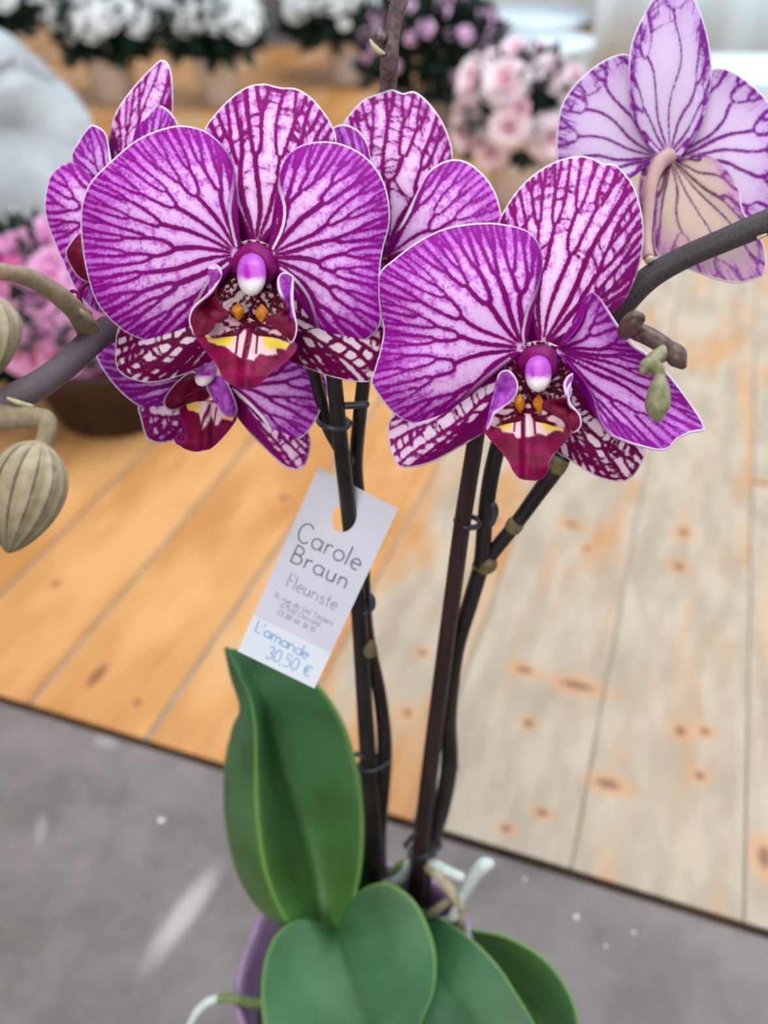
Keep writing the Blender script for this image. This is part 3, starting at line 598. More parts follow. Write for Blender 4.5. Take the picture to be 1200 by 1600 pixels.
patch('throat', f2, (832, 612), c8([(300, 700), (310, 480), (380, 300), (440, 150), (660, 70), (870, 150), (930, 380), (940, 600), (860, 740), (650, 760), (450, 760), (300, 700)]), zpet(.2846, .0, -.001, .0), M['throat'], dict(K=11, D0=15, D1=10, w0=4.5, w1=3.4, cross=.3, cw=3.4, crange=(.2, .97)), 36)
patch('hood', f2, (842, 566), c8([(500, 300), (490, 240), (565, 145), (690, 115), (790, 160), (820, 300), (780, 380), (640, 420), (510, 320)]), zpet(.2795, .004, .003, 0), M['hood'], None, 0, 4)
S2 = [(*c8([(538, 720)])[0], *c8([(540, 900)])[0], 6), (*c8([(465, 730)])[0], *c8([(455, 850)])[0], 3), (*c8([(612, 730)])[0], *c8([(622, 870)])[0], 4)]
patch('lip', f2, (824, 692), c8([(540, 690), (430, 710), (330, 730), (250, 775), (195, 820), (230, 890), (320, 990), (400, 1090), (440, 1170), (490, 1230), (560, 1255), (640, 1260), (700, 1235), (735, 1180), (760, 1080), (820, 1005), (900, 920), (930, 850), (880, 800), (780, 750), (660, 710), (540, 690)]),
      lip_z(.2775, 824, 648, 751, 67), M['lip'], None, 0, 2.6, extra=lip_extra(0, 0, [c8([(260, 770), (340, 740), (430, 725), (560, 700), (660, 735), (720, 740), (800, 780), (870, 830), (860, 850), (790, 840), (720, 885), (650, 865), (600, 890), (480, 910), (450, 870), (370, 860), (340, 820), (290, 810)])],
      [c8([(260, 770), (340, 740), (430, 735), (440, 800), (380, 850), (340, 820), (290, 800)]), c8([(650, 745), (720, 740), (800, 780), (870, 830), (860, 850), (790, 840), (720, 850)])], S2))
lob_l2 = c8([(310, 370), (350, 325), (400, 315), (440, 340), (480, 410), (475, 500), (430, 570), (350, 640), (290, 700), (260, 780), (225, 835), (225, 740), (250, 620), (280, 500)])
patch('side_lobe', f2, c8([(360, 480)])[0], lob_l2[-1:] + lob_l2, zpet(.2735, -.003, .004, .0005, 3), M['lobe'], None, 0, 2.6, extra=lobe_extra(.9, (.08, .75)))
lob_r2 = c8([(960, 345), (905, 370), (872, 440), (885, 520), (850, 555), (720, 580), (700, 640), (780, 690), (860, 740), (905, 820), (950, 858), (1010, 810), (1018, 740), (990, 660), (940, 600), (920, 500), (945, 420)])
patch('side_lobe', f2, c8([(900, 620)])[0], lob_r2[-1:] + lob_r2, zpet(.2735, -.003, .004, .0005, 3), M['lobe'], None, 0, 2.6, extra=lobe_extra(c8([(860, 340), (980, 330), (960, 500), (930, 590), (890, 530), (860, 450)]), (-1, .24), (.62, 2)))
for k, (x, y) in enumerate([(505, 600), (665, 605)]):
    q = c8([(x, y)])[0]; blob('callus', f2, q[0], q[1], .2745, 9, 16, M['callus'], k + 5)
patch('lip_base', f2, c8([(560, 690)])[0], c8([(570, 600), (520, 640), (440, 600), (370, 640), (280, 720), (260, 790), (400, 770), (560, 760), (740, 770), (880, 800), (850, 640), (840, 615), (720, 640), (640, 650), (570, 600)]), zpet(.2768, .0, .002, 0), M['lipbase'], dict(K=10, D0=22, D1=15, w0=2.6, w1=2.2, cross=.08, cw=2.4), 37, 2.6)
column(f2, 841, 584, .2765, 22, 29)
# ---- flower 3: seen from the side behind flower 1
f3 = flower(185, 330, .318, 'flower turned sideways, tucked behind the left petal of the large flower')
zz = lambda z0, **k: zpet(z0, .004, .004, .0008, 3, **k)
patch('sepal', f3, (200, 300), c4([(255, 420), (255, 340), (262, 270), (282, 200), (330, 130), (390, 65), (430, 33), (455, 60), (460, 130), (458, 200), (445, 290), (400, 390), (330, 440)]), zz(.321), M['dorsal'], dict(STY['dorsal'], K=5, w0=4.5, w1=3.4, D0=28, D1=18, cw=2.8, fringe=0), 41)
patch('petal', f3, (225, 290), c4([(320, 400), (325, 300), (345, 230), (380, 190), (410, 175), (450, 195), (480, 240), (490, 300), (440, 400)]), zz(.317), M['petal_violet'], dict(STY['petal'], K=8, D0=20, D1=9, w0=4, w1=3), 42)
patch('petal', f3, (185, 310), c4([(190, 520), (130, 360), (150, 300), (185, 250), (205, 243), (240, 265), (253, 310), (262, 380), (300, 480)]), zz(.314), M['petal_violet'], dict(STY['petal'], K=7, D0=22, D1=10, w0=4, w1=3), 43)
patch('petal', f3, (178, 345), c4([(260, 450), (200, 400), (130, 370), (90, 385), (60, 420), (45, 500), (55, 570), (90, 660), (120, 730), (150, 790), (195, 845), (240, 860), (290, 800), (300, 640)]), zz(.311), M['petal'], dict(STY['petal'], K=8, D0=30, D1=12, w0=6, w1=4), 44)
lb = c4([(190, 590), (165, 600), (150, 608), (125, 640), (115, 665), (128, 700), (155, 740), (190, 756), (230, 750), (250, 660)])
patch('side_lobe', f3, (148, 402), lb, zz(.305), M['lobe'], None, 0, 3, extra=lobe_extra(0.0, (-1, 2)))
v, f = tube_mesh([P(*q) for q in [(140, 492, .300), (128, 480, .300), (124, 462, .299), (130, 448, .299), (142, 441, .300)]], [.0012, .0011, .0009, .0008, .0006], ns=8); obj('tendril', v, f, M['hood'], f3)
v, f = tube_mesh([P(*q) for q in [(128, 482, .301), (118, 478, .301), (109, 468, .301), (111, 456, .301), (120, 457, .301), (125, 468, .301)]], [.001, .0009, .0008, .0007, .0006, .0005], ns=8); obj('tendril', v, f, M['hood'], f3)
# ---- flower 4: behind, between the two large flowers
f4 = flower(602, 398, .312, 'flower standing behind and between the two large flowers')
patch('sepal', f4, (602, 392), [(580, 372), (552, 300), (537, 235), (537, 197), (550, 177), (570, 157), (597, 147), (613, 142), (630, 148), (647, 145), (667, 160), (687, 187), (700, 217), (705, 248), (690, 300), (655, 350), (625, 385)], zpet(.316, .008, .004, .001, 3), M['dorsal'], dict(STY['dorsal'], K=7, w0=7.5, w1=5), 51)
patch('petal', f4, (598, 398), [(590, 385), (550, 370), (515, 320), (500, 262), (510, 215), (530, 197), (555, 203), (572, 225), (580, 262), (592, 330), (602, 370)], zpet(.3125, .006, .004, .001, 3), M['petal_violet'], dict(STY['petal'], K=7, D0=26, D1=11, w0=5.5, w1=4), 52)
patch('petal', f4, (606, 400), c6([(75, 345), (110, 300), (150, 240), (190, 150), (230, 85), (290, 50), (350, 55), (410, 100), (450, 160), (470, 230), (472, 280), (440, 330), (360, 390), (260, 430), (150, 430), (90, 400)]), zpet(.3105, .007, .005, .001, 3), M['petal'], dict(STY['petal'], K=8, D0=34, D1=12, w0=6, w1=4), 53)
patch('petal', f4, (598, 408), [(592, 400), (560, 410), (530, 430), (540, 480), (580, 500), (620, 490), (650, 460), (640, 425), (612, 406)], zpet(.315, .006, .003, .001, 3), M['petal_violet'], dict(STY['petal'], K=6, D0=26, D1=12, w0=5, w1=4), 54)
# ---- flower 5: half hidden below flower 1
f5 = flower(330, 600, .312, 'smaller flower half hidden below the large flower, facing down')
patch('petal', f5, (318, 596), [(300, 575), (250, 530), (200, 510), (160, 520), (151, 547), (159, 572), (184, 605), (213, 630), (238, 639), (256, 635), (270, 615), (292, 605)], zpet(.312, .005, .004, .001, 3), M['petal_violet'], dict(STY['petal'], K=9, D0=26, D1=11, w0=6, w1=4), 61)
patch('sepal', f5, (312, 628), [(295, 615), (250, 622), (219, 632), (222, 655), (228, 678), (234, 687), (251, 690), (280, 683), (303, 668), (316, 645)], zpet(.3145, .004, .003, .001, 3), M['sepal_pink'], dict(STY['sepal'], K=5, w0=5, w1=4, cw=3.6, D0=18, D1=14), 62)
patch('sepal', f5, (366, 606), [(372, 600), (400, 625), (430, 650), (460, 665), (482, 680), (483, 705), (476, 727), (463, 734), (447, 728), (422, 706), (390, 672), (368, 643), (360, 622)], zpet(.3135, .004, .003, .001, 3), M['sepal_pink'], dict(STY['sepal'], K=5, w0=5, w1=4, cw=3.6, D0=18, D1=13), 63)
patch('petal', f5, (358, 600), [(362, 590), (397, 575), (430, 562), (465, 558), (492, 570), (508, 590), (511, 617), (501, 640), (488, 663), (472, 682), (447, 688), (430, 678), (412, 652), (386, 626), (364, 608)], zpet(.311, .005, .004, .001, 3), M['petal_violet'], dict(STY['petal'], K=9, D0=26, D1=12, w0=5.5, w1=4), 64)
patch('lip', f5, (322, 660), c5([(440, 595), (380, 600), (365, 640), (380, 690), (392, 730), (375, 750), (365, 735), (358, 745), (385, 770), (440, 780), (500, 752), (560, 685), (572, 650), (530, 610), (480, 592), (440, 595)]), lip_z(.3075, 322, 628, 705, 45, .008, .003), M['lip'], None, 0, 2.6,
      extra=lip_extra(0, 0, [c5([(385, 600), (440, 590), (520, 610), (565, 650), (555, 670), (520, 660), (500, 690), (475, 650), (455, 700), (440, 640), (400, 630)])], [c5([(385, 605), (440, 605), (440, 635), (400, 630)]), c5([(530, 630), (568, 650), (555, 672), (530, 660)])], [(*c5([(470, 610)])[0], *c5([(450, 690)])[0], 3), (*c5([(500, 620)])[0], *c5([(490, 680)])[0], 2.5)]))
lb = c5([(420, 490), (395, 492), (350, 530), (312, 580), (312, 612), (340, 622), (380, 605), (450, 590), (475, 570), (465, 530)])
patch('side_lobe', f5, c5([(395, 560)])[0], lb[-1:] + lb, zz(.3065), M['lobe'], None, 0, 3, extra=lobe_extra(0.0, (-1, 2)))
lb = c5([(468, 540), (485, 505), (510, 498), (530, 520), (552, 560), (572, 620), (560, 655), (535, 650), (500, 600)])
patch('side_lobe', f5, c5([(515, 570)])[0], lb[-1:] + lb, zz(.3045), M['lobe'], None, 0, 3, extra=lobe_extra(.85, (-1, 2)))
v, f = tube_mesh([P(*q) for q in [(291, 690, .303), (281, 692, .303), (277, 685, .303), (283, 678, .303), (293, 682, .303)]], [.001, .001, .001, .0009, .0007], ns=8); obj('tendril', v, f, M['hood'], f5)
column(f5, 321, 584, .306, 17, 20, -.5)
# ---- flower 6: turned away, upper right
f6 = flower(1044, 245, .335, 'pale flower turned away, its back showing, beside the charcoal side stem')
patch('sepal', f6, (1047, 250), c3([(880, 575), (930, 560), (990, 565), (1050, 618), (1095, 690), (1108, 760), (1155, 830), (1185, 900), (1188, 980), (1150, 1010), (1080, 1022), (1000, 1005), (910, 970), (850, 950), (800, 920), (785, 860), (780, 750), (795, 650), (815, 600)]), zpet(.334, -.004, .006, .001, 3), M['back_warm'], dict(STY['reverse'], K=9, D0=60, D1=26, w0=4, w1=3, crange=(.9, .98)), 71)
patch('sepal', f6, (1030, 255), c3([(790, 570), (745, 615), (730, 700), (738, 800), (755, 900), (785, 930), (815, 900), (830, 780), (830, 660)]), zpet(.337, -.002, .003, .001, 3), M['back_warm'], dict(STY['reverse'], K=3, D0=60, D1=26, w0=3, w1=3, cross=0), 72)
patch('petal', f6, (1028, 247), c3([(780, 520), (740, 420), (730, 280), (700, 202), (640, 205), (570, 245), (500, 310), (455, 380), (438, 460), (435, 540), (445, 590), (500, 640), (600, 665), (700, 645), (770, 590)]), zpet(.339, -.005, .004, .001, 3), M['back'], dict(STY['reverse'], K=8), 73)
patch('petal', f6, (1056, 248), c3([(900, 545), (940, 470), (975, 380), (985, 300), (1000, 250), (1060, 255), (1130, 300), (1190, 360), (1230, 430), (1250, 550), (1240, 680), (1200, 760), (1150, 790), (1100, 770), (1050, 700), (980, 625), (900, 580)]), zpet(.339, -.005, .004, .001, 3), M['back'], dict(STY['reverse'], K=8, w0=5.5), 74)
patch('sepal', f6, (1044, 246), c3([(800, 555), (750, 500), (710, 420), (697, 300), (700, 190), (720, 120), (760, 40), (795, -10), (850, -40), (915, -20), (950, 40), (975, 120), (990, 210), (993, 300), (975, 400), (940, 490), (885, 565)]), zpet(.334, -.003, .006, .001, 3), M['back'], dict(STY['reverse'], K=7, D0=70, D1=30, w0=3.6, w1=3, cross=.2, crange=(.8, .98), even=.2), 75)
tube('pedicel', [(1046, 243, .331, 26), (1030, 256, .329, 24), (1018, 285, .327, 20), (1013, 330, .325, 17), (1011, 372, .322, 15), (1013, 402, .318, 18)], M['pedicel_pink'], f6)
# ---- stems, stakes, clips
def st(name, px, mat, label=None):
    o = tube(name, px, M[mat], orchid); 
    if label: o['label'] = label
    return o
def zline(y, y0, z0, y1, z1):
    k = (y - y0) / (y1 - y0); return 1 / ((1 - k) / z0 + k / z1)
zl = lambda y, off=0: zline(y, 1380, .506, 590, .300) + off
zr = lambda y, off=0: zline(y, 1400, .505, 690, .315) + off
st('stake', [(x, y, zl(y), wd) for x, y, wd in [(590, 1390, 27), (583, 1290, 27), (575, 1180, 27), (567, 1060, 25), (560, 950, 25), (546, 812, 25), (532, 690, 25), (522, 590, 25), (517, 540, 25)]], 'stem_dark', 'black plant stake')
st('stem', [(x, y, zl(y, .008 if y > 900 else (.017 if y > 660 else .010)), wd) for x, y, wd in [(594, 1395, 24), (592, 1300, 24), (601, 1180, 24), (594, 1090, 22), (577, 1010, 22), (568, 940, 24), (566, 860, 24), (563, 800, 22), (556, 730, 22), (562, 650, 22), (568, 590, 22), (566, 520, 22)]], 'stem_dark', 'dark flower stem')
st('branch', [(x, y, zl(y, .009 if y > 640 else .006), wd) for x, y, wd in [(545, 722, 20), (530, 700, 20), (510, 662, 20), (500, 620, 20), (480, 560, 20), (430, 525, 22)]], 'stem_dark')
st('branch', [(430, 525, .316, 22), (340, 512, .314, 26), (250, 508, .309, 32), (190, 512, .303, 38), (160, 519, .299, 42)], 'stem_grey')
st('branch', [(168, 514, .300, 42), (140, 536, .290, 42), (112, 562, .281, 43), (75, 592, .268, 44), (30, 618, .256, 46), (-30, 645, .252, 48)], 'stem_grey', 'grey purple stem carrying the striped buds')
st('stake', [(x, y, zr(y), wd) for x, y, wd in [(648, 1420, 29), (655, 1350, 28), (672, 1200, 27), (690, 1060, 27), (706, 940, 27), (722, 820, 27), (738, 720, 27), (750, 640, 26), (757, 580, 26)]], 'stake', 'brown black plant stake')
st('stem', [(x, y, zr(y, .009), wd) for x, y, wd in [(652, 1425, 30), (668, 1330, 30), (690, 1260, 28), (702, 1195, 27), (701, 1120, 26), (712, 1020, 26), (735, 940, 26), (752, 880, 26), (757, 820, 25), (766, 750, 26), (780, 690, 26), (800, 630, 26), (830, 560, 25)]], 'stem_dark', 'dark flower stem')
st('branch', [(752, 888, .362, 22), (778, 853, .355, 23), (805, 820, .349, 23), (840, 772, .341, 25), (872, 726, .334, 28), (905, 660, .328, 28), (935, 560, .323, 32), (965, 485, .318, 38)], 'stem_dark')
st('branch', [(955, 503, .319, 38), (985, 462, .315, 40), (1020, 430, .311, 39), (1070, 402, .306, 37), (1130, 376, .300, 38), (1180, 355, .296, 40), (1240, 330, .292, 42)], 'stem_char', 'charcoal side stem leaving to the right')
st('stem', [(567, 515, .302, 22), (580, 468, .328, 24), (590, 420, .345, 24), (598, 300, .342, 27), (604, 200, .336, 29), (607, 130, .328, 27), (608, 95, .317, 29), (613, 50, .315, 24), (622, 10, .313, 27), (630, -30, .312, 27)], 'stem_brown', 'brown stem tip rising above the middle flower')
for fl, pts in ((f1, [(396, 412, .292, 16), (428, 470, .306, 15), (440, 524, .316, 16)]), (f2, [(841, 560, .292, 16), (834, 590, .303, 15), (815, 600, .303, 16)]), (f3, [(190, 330, .323, 14), (228, 420, .326, 14), (250, 506, .311, 14)]),
                (f4, [(602, 397, .318, 14), (598, 398, .332, 14), (592, 415, .344, 14)]), (f5, [(332, 592, .316, 14), (336, 552, .325, 14), (340, 514, .316, 14)])):
    tube('pedicel', pts, M['pedicel_pink'], fl)
blob('bud', orchid, 594, 57, .312, 11, 16, M['budbrown'], 3)
def bract(pts, mat='bract'):
    return tube('bract', pts, M[mat], orchid, 8)
bract([(578, 62, .311, 3), (584, 72, .311, 8), (592, 80, .311, 9), (601, 84, .312, 4)])
bract([(118, 478, .279, 4), (128, 488, .278, 10), (140, 500, .280, 10), (155, 512, .286, 3)], 'pedicel'); bract([(12, 622, .247, 4), (26, 628, .246, 8), (40, 632, .247, 7), (52, 634, .248, 3)])
bract([(1010, 409, .309, 8), (1016, 405, .308, 12), (1022, 405, .308, 7)]); bract([(1184, 372, .292, 6), (1192, 369, .291, 6), (1198, 366, .291, 3)])
def ring(x, y, z, rx, ry, ang, wire=.0011):
    a = np.linspace(0, 2 * math.pi, 25); ca, sa = math.cos(ang), math.sin(ang)
    pts = [P(x + rx * math.cos(q) * ca - ry * math.sin(q) * sa, y + rx * math.cos(q) * sa + ry * math.sin(q) * ca, z - rx * z / F * math.sin(q)) for q in a]
    v, f = tube_mesh(pts, [wire] * 25, n=49, ns=8); return v, f
def clip(x, y, z, rx, ry, ang, tab):
    v, f = ring(x, y, z, rx, ry, ang); o = obj('clip', v, f, M['clip'], orchid); o['label'] = 'dark plastic plant clip'
    v, f = tube_mesh([P(*q) for q in tab], [.0014] * len(tab), ns=8); t = obj('tab', v, f, M['clip'], o)
clip(522, 660, zl(660, .004), 24, 9, .1, [(538, 634, zl(640), ), (556, 633, zl(640)), (574, 631, zl(640))])
clip(569, 945, zl(945, .004), 15, 12, -.3, [(578, 930, zl(930)), (582, 938, zl(930)), (580, 950, zl(940))])
clip(584, 1192, zl(1192, .004), 24, 11, -.25, [(572, 1182, zl(1180, -.004)), (563, 1180, zl(1180, -.004)), (556, 1178, zl(1180, -.004))])
clip(731, 815, zr(815, .003), 19, 9, .15, [(771, 788, zr(790)), (774, 800, zr(800)), (768, 818, zr(815))])
clip(664, 1325, zr(1325, .004), 26, 12, -.3, [(649, 1302, zr(1300, -.004)), (640, 1312, zr(1310, -.004)), (633, 1322, zr(1320, -.004))])
for pts in ([(743, 884, .3605, 20), (756, 884, .3595, 30), (766, 878, .3575, 30)], [(690, 1196, .4525, 24), (703, 1194, .4525, 27), (716, 1190, .4525, 24)][:0], [(800, 826, .3495, 27), (806, 818, .348, 28)], [(702, 1200, .4605, 29), (702, 1190, .4585, 29)], [(686, 1070, .415, 28), (690, 1056, .412, 28.6)][:0], [(579, 1020, .383, 24), (576, 1008, .381, 24)], [(868, 733, .3345, 30), (876, 719, .3325, 30)]):
    if pts: tube('node', pts, M['node'], orchid)
# ---- buds
def bud(ax0, ax1, z, hw, label, nstripe=11, mat='bud', prof=None, roll=0.0):
    """egg along the photo axis ax0 (stalk end) -> ax1 (tip), half width hw px"""
    a0, a1 = np.array(ax0, float), np.array(ax1, float); n, m = 34, 66; s_ = np.linspace(.0, 1, n)[:, None]; a = np.linspace(0, 2 * math.pi, m, endpoint=False)[None, :]
    d = (a1 - a0); L = np.linalg.norm(d); d /= L; nrm = np.array((-d[1], d[0]))
    ss = np.clip(s_, .004, .996); rad = np.sin(ss ** .82 * math.pi) ** .62 * (1.03 - .18 * s_); lump = 1 + .03 * np.cos(nstripe * (a + roll))
    rr = rad * lump; x = a0[0] + d[0] * L * s_ + nrm[0] * hw * rr * np.cos(a); y = a0[1] + d[1] * L * s_ + nrm[1] * hw * rr * np.cos(a); zz_ = z - hw * z / F * rr * np.sin(a)
    ve = np.abs(((a + roll) * nstripe / (2 * math.pi) + .5) % 1 - .5) + 0 * s_ + .35 * np.clip(.12 - s_, 0, 1)
    o = obj('bud', PA(x, y, zz_).reshape(-1, 3), grid_faces(n, m, True).tolist(), M[mat], orchid, attrs={'vein': ve, 's': s_ + 0 * a}); o['label'] = label; return o
bud((62, 690), (12, 864), .243, 66, 'olive striped flower bud hanging from a bent stalk', 13, roll=.2)
bud((-26, 458), (-24, 600), .250, 62, 'olive striped flower bud under an arching stalk', 13, roll=.1)
tube('pedicel', [(138, 516, .290, 38), (120, 488, .281, 33), (92, 462, .273, 31), (58, 440, .266, 29), (20, 427, .259, 27), (-20, 425, .256, 27), (-45, 445, .253, 27), (-40, 470, .251, 27)], M['pedicel'], orchid)
tube('pedicel', [(-10, 650, .250, 40), (25, 652, .248, 36), (55, 652, .247, 32), (72, 656, .246, 30), (74, 672, .245, 28), (68, 690, .244, 26), (62, 704, .243, 27)], M['pedicel'], orchid)
st('stem', [(976, 512, .290, 18), (984, 513, .276, 24), (996, 518, .270, 29), (1012, 525, .268, 29), (1034, 538, .266, 28), (1050, 552, .265, 27)], 'budbrown', 'brown stem tip carrying tiny buds')
def small_bud(px, mat, label):
    o = tube('bud', px, M[mat], orchid, 16); o['label'] = label; return o
small_bud([(974, 522, .268, 24), (984, 510, .266, 34), (994, 500, .264, 32), (1003, 496, .263, 18)], 'budbrown', 'tiny brown bud at the stem tip')
small_bud([(1044, 540, .264, 20), (1054, 552, .262, 32), (1060, 562, .261, 30), (1068, 573, .260, 12)], 'budbrown', 'tiny brown glossy bud')
tube('pedicel', [(1042, 548, .265, 26), (1030, 556, .262, 26), (1018, 566, .259, 24), (1014, 580, .258, 20)], M['budgreen'], orchid)
small_bud([(1003, 582, .256, 10), (1010, 571, .256, 22), (1020, 570, .256, 24), (1030, 580, .256, 18), (1032, 596, .256, 18)], 'budgreen', 'pale green hooked bract')
small_bud([(1030, 590, .255, 18), (1030, 606, .254, 32), (1028, 628, .254, 39), (1027, 642, .254, 34), (1028, 655, .254, 16)], 'budgreen', 'small green hanging bud')
# ---- leaves
def leaf(rows, label, young=0.0, thick=.0016, nu=46, nc=40):
    """rows of (x, y, depth) across the blade, from base to tip"""
    rows = np.asarray(rows, float); k = rows.shape[1]
    along = np.stack([cr(rows[:, c], nu * 3)[np.linspace(0, nu * 3 - 1, nu).astype(int)] if False else np.stack([np.interp(np.linspace(0, 1, nu), np.linspace(0, 1, 12 * (len(rows) - 1) + 1), crk(rows[:, c])[:, d]) for d in range(3)], 1) for c in range(k)], 1)
    V = np.stack([np.stack([np.interp(np.linspace(0, 1, nc), np.linspace(0, 1, 12 * (k - 1) + 1), crk(along[i])[:, d]) for d in range(3)], 1) for i in range(nu)])
    u = np.linspace(0, 1, nc)[None, :] + 0 * V[..., 0]; s_ = np.linspace(0, 1, nu)[:, None] + 0 * u
    fc = grid_faces(nu, nc).tolist()
    v3 = PA(V[..., 0], V[..., 1], V[..., 2])
    nrm = np.cross(v3[nu // 2, nc // 2 + 1] - v3[nu // 2, nc // 2], v3[nu // 2 + 1, nc // 2] - v3[nu // 2, nc // 2]); view = np.array((0, 0, H)) - v3[nu // 2, nc // 2]
    if np.dot(nrm, view) < 0: fc = [q[::-1] for q in fc]
    mid = np.abs(u - (.5 if k == 3 else .62))
    o = obj('leaf', v3.reshape(-1, 3), fc, M['leaf'], orchid, attrs={'rim': np.minimum(u, 1 - u), 'mid': mid, 'crest': np.abs(u - 1 / 3) if k == 4 else 0 * u + 1, 'young': young * (1 - s_)}, solid=thick); o['label'] = label; return o
def crk(p):
    q = np.vstack((2 * p[0] - p[1], p, 2 * p[-1] - p[-2])); out = []; t = np.linspace(0, 1, 13)[:-1, None]
    for i in range(len(q) - 3):
        a, b, c, e = q[i:i + 4]; out.append(.5 * ((2 * b) + (-a + c) * t + (2 * a - 5 * b + 4 * c - e) * t ** 2 + (-a + 3 * b - 3 * c + e) * t ** 3))
    return np.vstack(out + [q[-2:-1]])
leaf([[(478, 1462, .474), (490, 1468, .470), (515, 1470, .474), (535, 1455, .472)], [(415, 1432, .476), (450, 1440, .464), (505, 1430, .482), (553, 1405, .468)], [(372, 1370, .486), (418, 1372, .456), (492, 1350, .484), (565, 1335, .462)],
      [(351, 1280, .484), (403, 1285, .448), (470, 1270, .480), (566, 1255, .456)], [(350, 1200, .478), (400, 1205, .442), (445, 1190, .470), (552, 1180, .450)], [(362, 1138, .468), (399, 1145, .437), (430, 1135, .460), (530, 1120, .444)],
      [(374, 1106, .447), (392, 1098, .434), (415, 1090, .442), (490, 1065, .438)], [(360, 1060, .440), (374, 1054, .431), (390, 1050, .435), (425, 1028, .433)], [(350, 1014, .434), (352, 1013, .430), (354, 1012, .430), (356, 1012, .431)]], 'tall upright leaf folded along its left side', .75)
leaf([[(514, 1449, .473), (522, 1452, .474), (530, 1447, .473)], [(470, 1436, .464), (530, 1468, .468), (553, 1400, .468)], [(432, 1460, .455), (540, 1498, .459), (600, 1379, .462)], [(412, 1508, .447), (553, 1532, .450), (648, 1410, .454)], [(408, 1572, .439), (568, 1572, .441), (678, 1478, .445)],
      [(422, 1645, .432), (586, 1615, .433), (678, 1545, .436)], [(470, 1712, .427), (606, 1664, .426), (655, 1612, .429)], [(560, 1768, .424), (625, 1725, .421), (655, 1690, .423)], [(640, 1782, .421), (645, 1780, .420), (650, 1776, .420)]], 'broad front leaf with a notched base', .25)
leaf([[(655, 1420, .484), (645, 1450, .484), (640, 1480, .478)], [(690, 1436, .474), (668, 1490, .470), (640, 1545, .462)], [(735, 1466, .462), (696, 1535, .457), (645, 1605, .446)], [(778, 1510, .452), (730, 1585, .447), (670, 1670, .436)], [(812, 1562, .444), (766, 1635, .439), (705, 1725, .428)], [(840, 1612, .438), (800, 1690, .432), (750, 1770, .422)], [(858, 1680, .433), (835, 1740, .428), (810, 1790, .420)], [(850, 1770, .426), (848, 1775, .425), (846, 1780, .424)]], 'dark leaf reaching right below the roots', .0)
leaf([[(690, 1448, .492), (690, 1460, .493), (690, 1475, .491)], [(740, 1454, .488), (735, 1490, .490), (725, 1530, .486)], [(795, 1466, .482), (785, 1525, .486), (765, 1590, .480)], [(848, 1497, .477), (830, 1565, .481), (800, 1640, .474)], [(884, 1543, .472), (865, 1610, .476), (835, 1685, .469)], [(901, 1595, .467), (885, 1660, .470), (865, 1725, .465)], [(898, 1660, .463), (893, 1705, .465), (885, 1745, .462)], [(880, 1755, .461), (880, 1757, .461), (880, 1760, .461)]], 'outermost leaf on the right, fresh green', .9)
leaf([[(520, 1410, .500), (555, 1415, .504), (590, 1400, .502)], [(525, 1340, .493), (555, 1345, .498), (583, 1330, .496)], [(535, 1270, .486), (558, 1275, .490), (582, 1262, .489)], [(545, 1222, .481), (562, 1222, .484), (578, 1218, .483)], [(560, 1196, .478), (563, 1195, .479), (567, 1194, .479)]], 'narrow dark leaf standing behind the tall leaf', .0)
# ---- pot, bark, roots
def sq(v):
    a = np.arctan2(v[..., 1], v[..., 0]); k = 1 + .055 * np.cos(4 * (a - .5)) ; v = v.copy(); v[..., 0] *= k; v[..., 1] *= k; return v
PR = .064
v, f = lathe([(.001, .003), (.040, .0), (.044, .003), (.052, .05), (.0575, .085), (PR - .003, .098), (PR, .106), (PR + .001, .113), (PR - .0005, .1165), (PR - .003, .1155), (PR - .005, .108), (.054, .09), (.050, .075), (.001, .072)], POT_C, 64, sq)
o = obj('pot', v, f, M['pot'], orchid); o['label'] = 'lilac pot with rounded rim'
rg = random.Random(5); V, Fc = [], []
for i in range(260):
    a, q = rg.uniform(0, 6.283), math.sqrt(rg.random()) * .049; c = POT_C + (q * math.cos(a), q * math.sin(a), .080 + rg.uniform(0, .014)); b = len(V); s3 = [rg.uniform(.003, .008) for _ in range(3)]; R = Matrix.Rotation(rg.uniform(0, 6), 3, Vector((rg.random(), rg.random(), rg.random() + .1)).normalized())
    for dx, dy, dz in ((-1, -1, -1), (1, -1, -1), (1, 1, -1), (-1, 1, -1), (-1, -1, 1), (1, -1, 1), (1, 1, 1), (-1, 1, 1)): V.append(c + np.array(R @ Vector((dx * s3[0], dy * s3[1], dz * s3[2] * .5))))
    Fc += [[b + q_ for q_ in fc] for fc in ([3, 2, 1, 0], [4, 5, 6, 7], [0, 1, 5, 4], [1, 2, 6, 5], [2, 3, 7, 6], [3, 0, 4, 7])]
o = obj('bark', V, Fc, M['bark'], orchid, smooth=False); o['kind'] = 'stuff'
def root(px, mat, label=None):
    o = tube('root', px, M[mat], orchid, 10)
    if label: o['label'] = label
root([(700, 1440, .478, 12), (716, 1412, .472, 13), (728, 1392, .468, 17), (742, 1366, .462, 22), (757, 1352, .458, 24), (768, 1350, .457, 16)], 'root', 'silvery white aerial root tip')
root([(664, 1345, .485, 18), (680, 1352, .480, 18), (700, 1362, .477, 17), (722, 1371, .476, 14)], 'root', 'pale aerial root'); root([(665, 1350, .482, 14), (690, 1375, .474, 17), (712, 1402, .470, 17), (722, 1418, .470, 12)], 'root_tan', 'tan aerial root')
root([(600, 1385, .498, 18), (615, 1378, .492, 20), (630, 1365, .490, 16), (636, 1345, .490, 14)], 'root'); root([(672, 1430, .478, 13), (686, 1418, .474, 14), (700, 1408, .474, 12)], 'root_tan'); root([(720, 1410, .472, 12), (722, 1435, .474, 12), (715, 1460, .478, 12)], 'root_tan')
